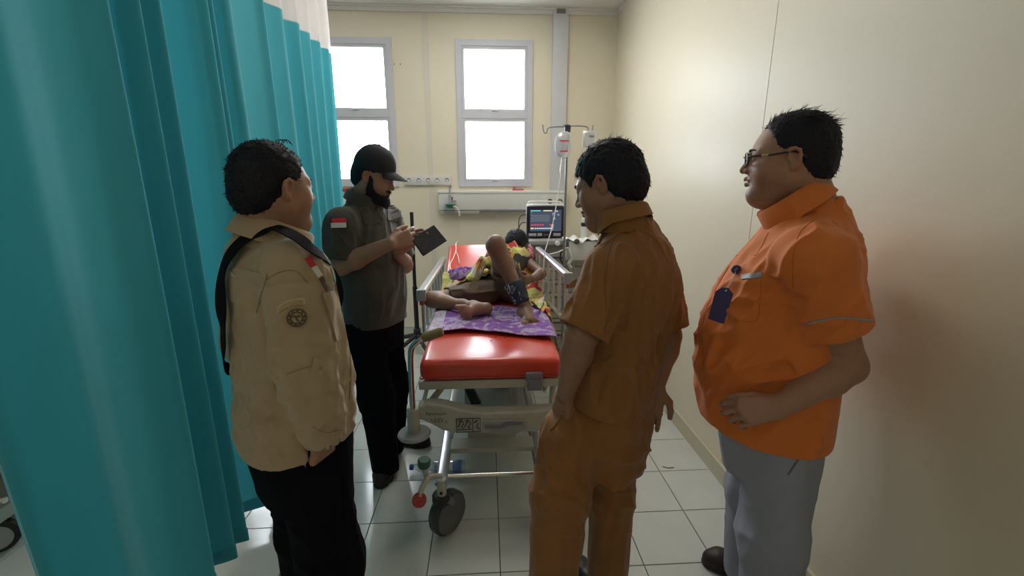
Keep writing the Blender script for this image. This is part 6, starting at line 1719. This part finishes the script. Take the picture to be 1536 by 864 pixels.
    prt([(755.5, 428), (758, 434), (759, 441)]); prt([(757.5, 430), (759.5, 437)])
    for x in (762.5, 767.5):
        prt([(x, 440), (x - 1, 435), (x, 429), (x + 1.6, 429), (x + 2.4, 435), (x + 1.6, 440), (x, 440)])
    prt([(772.5, 430), (772, 436)]); prt([(761, 449), (763, 452)]); prt([(766, 452), (774, 451)]); prt([(764, 456), (774, 455)]); prt([(778, 437), (780, 443)]); prt([(781, 447), (782, 450)])
    MB().tube(smooth_path([a0 + np.array([.045, -.01, .02]), a0 + np.array([.07, .02, -.01]), np.array([.33, 2.60, .80]), np.array([.40, 2.9, .84]), np.array([.44, 3.2, .90])], 6), .005, 8).build('air_hose', M_dgrey, cuff)
    # flowered blanket over the trunk and down the right side
    def yf(x): return np.interp(x, [-.33, -.15, -.04, .10, .22, .29, .36, .47], [2.83, 2.84, 2.88, 2.99, 2.98, 2.66, 2.47, 2.45])
    nx, ny = 76, 54; G = np.zeros((nx, ny, 3))
    for i in range(nx):
        x = -.325 + .80 * i / (nx - 1)
        for j in range(ny):
            v = j / (ny - 1); y = yf(x) + (3.24 + .07 * min(1, max(0, (x - .05) / .1)) + .03 * math.sin(x * 14) - yf(x)) * v
            mz = .772 + max(0, (y - 2.98)) * .41
            z = mz + .012
            for bt in (torso_b, sb):
                hit = bt.ray_cast(Vector((x, y, 1.2)), Vector((0, 0, -1)))
                if hit[0] is not None: z = max(z, hit[0].z + .012)
            G[i, j] = (x, y, z)
    Zs = G[:, :, 2].copy()
    for _ in range(5):
        P_ = np.pad(Zs, 1, 'edge'); Zs = np.maximum(G[:, :, 2], (P_[:-2, 1:-1] + P_[2:, 1:-1] + P_[1:-1, :-2] + P_[1:-1, 2:] + 2 * Zs) / 6)
    fl_ = G.reshape(-1, 3).copy(); fl_[:, 2] = 0
    fz = folds(fl_, (.8, .5, 0), .055, .22, .045, 81) + folds(fl_, (.3, 1, 0), .04, .2, .030, 82)
    G[:, :, 2] = Zs + np.maximum(fz.reshape(nx, ny), -.012) + .006
    over = np.maximum(G[:, :, 0] - .375, 0); G[:, :, 2] -= over * 2.2; G[:, :, 0] -= over * .45
    bl_ = bpy.data.materials
    M_blk = ramp_mat('flower_print', [(0, (.52, .55, .16)), (.16, (.64, .27, .05)), (.30, (.66, .62, .28)), (.46, (.72, .68, .52)), (.58, (.42, .035, .045)), (.66, (.62, .56, .20)), (.76, (.66, .34, .08)), (.86, (.50, .55, .20)), (.95, (.60, .20, .10))], scale=12, kind='voronoi', rough=.9, distort=1.0)
    tag(MB().sheet(G, .006).build('flower_blanket', M_blk, None, True, 80), 'yellow, orange and red flowered blanket bunched over the patient', 'blanket')
    # twist of the blanket gripped in the hand
    s = SDF((-.16, 2.80, .86), (.10, 3.05, 1.12), .005)
    s.chain([(-.10, 2.90, .93), (-.06, 2.90, .985), (-.02, 2.905, 1.045), (.02, 2.92, 1.035), (.05, 2.95, .99)], [.040, .034, .030, .030, .034], .02)
    cloth('blanket_twist', s, M_blk, bpy.data.objects['flower_blanket'], lambda V: folds(V, (.4, 0, 1), .03, .1, .014, 91))
    # red pillow behind the head
    pb = np.array([.255, 3.50, 1.0]); s = SDF(pb - np.array([.2, .2, .15]), pb + np.array([.2, .2, .2]), .007)
    Rp = rotm((1, 0, 0), math.degrees(sl)); s.fn(lambda X, Y, Z: (((np.abs((X - pb[0]) / .125)) ** 4 + np.abs(((Y - pb[1]) * .92 + (Z - pb[2]) * .38) / .11) ** 4 + np.abs((-(Y - pb[1]) * .38 + (Z - pb[2]) * .92) / .052) ** 2.2) ** .33 - 1) * .05, pb - .2, pb + .2)
    M_pil = ramp_mat('red_print_cotton', [(0, (.42, .03, .03)), (.45, (.50, .04, .035)), (.55, (.50, .35, .40)), (.62, (.38, .03, .04)), (1, (.3, .02, .05))], scale=14, rough=.9)
    V, Q = s.mesh(); tag(fast_mesh('pillow', V, Q, M_pil), 'red patterned pillow under the patient\'s head', 'pillow')
patient()
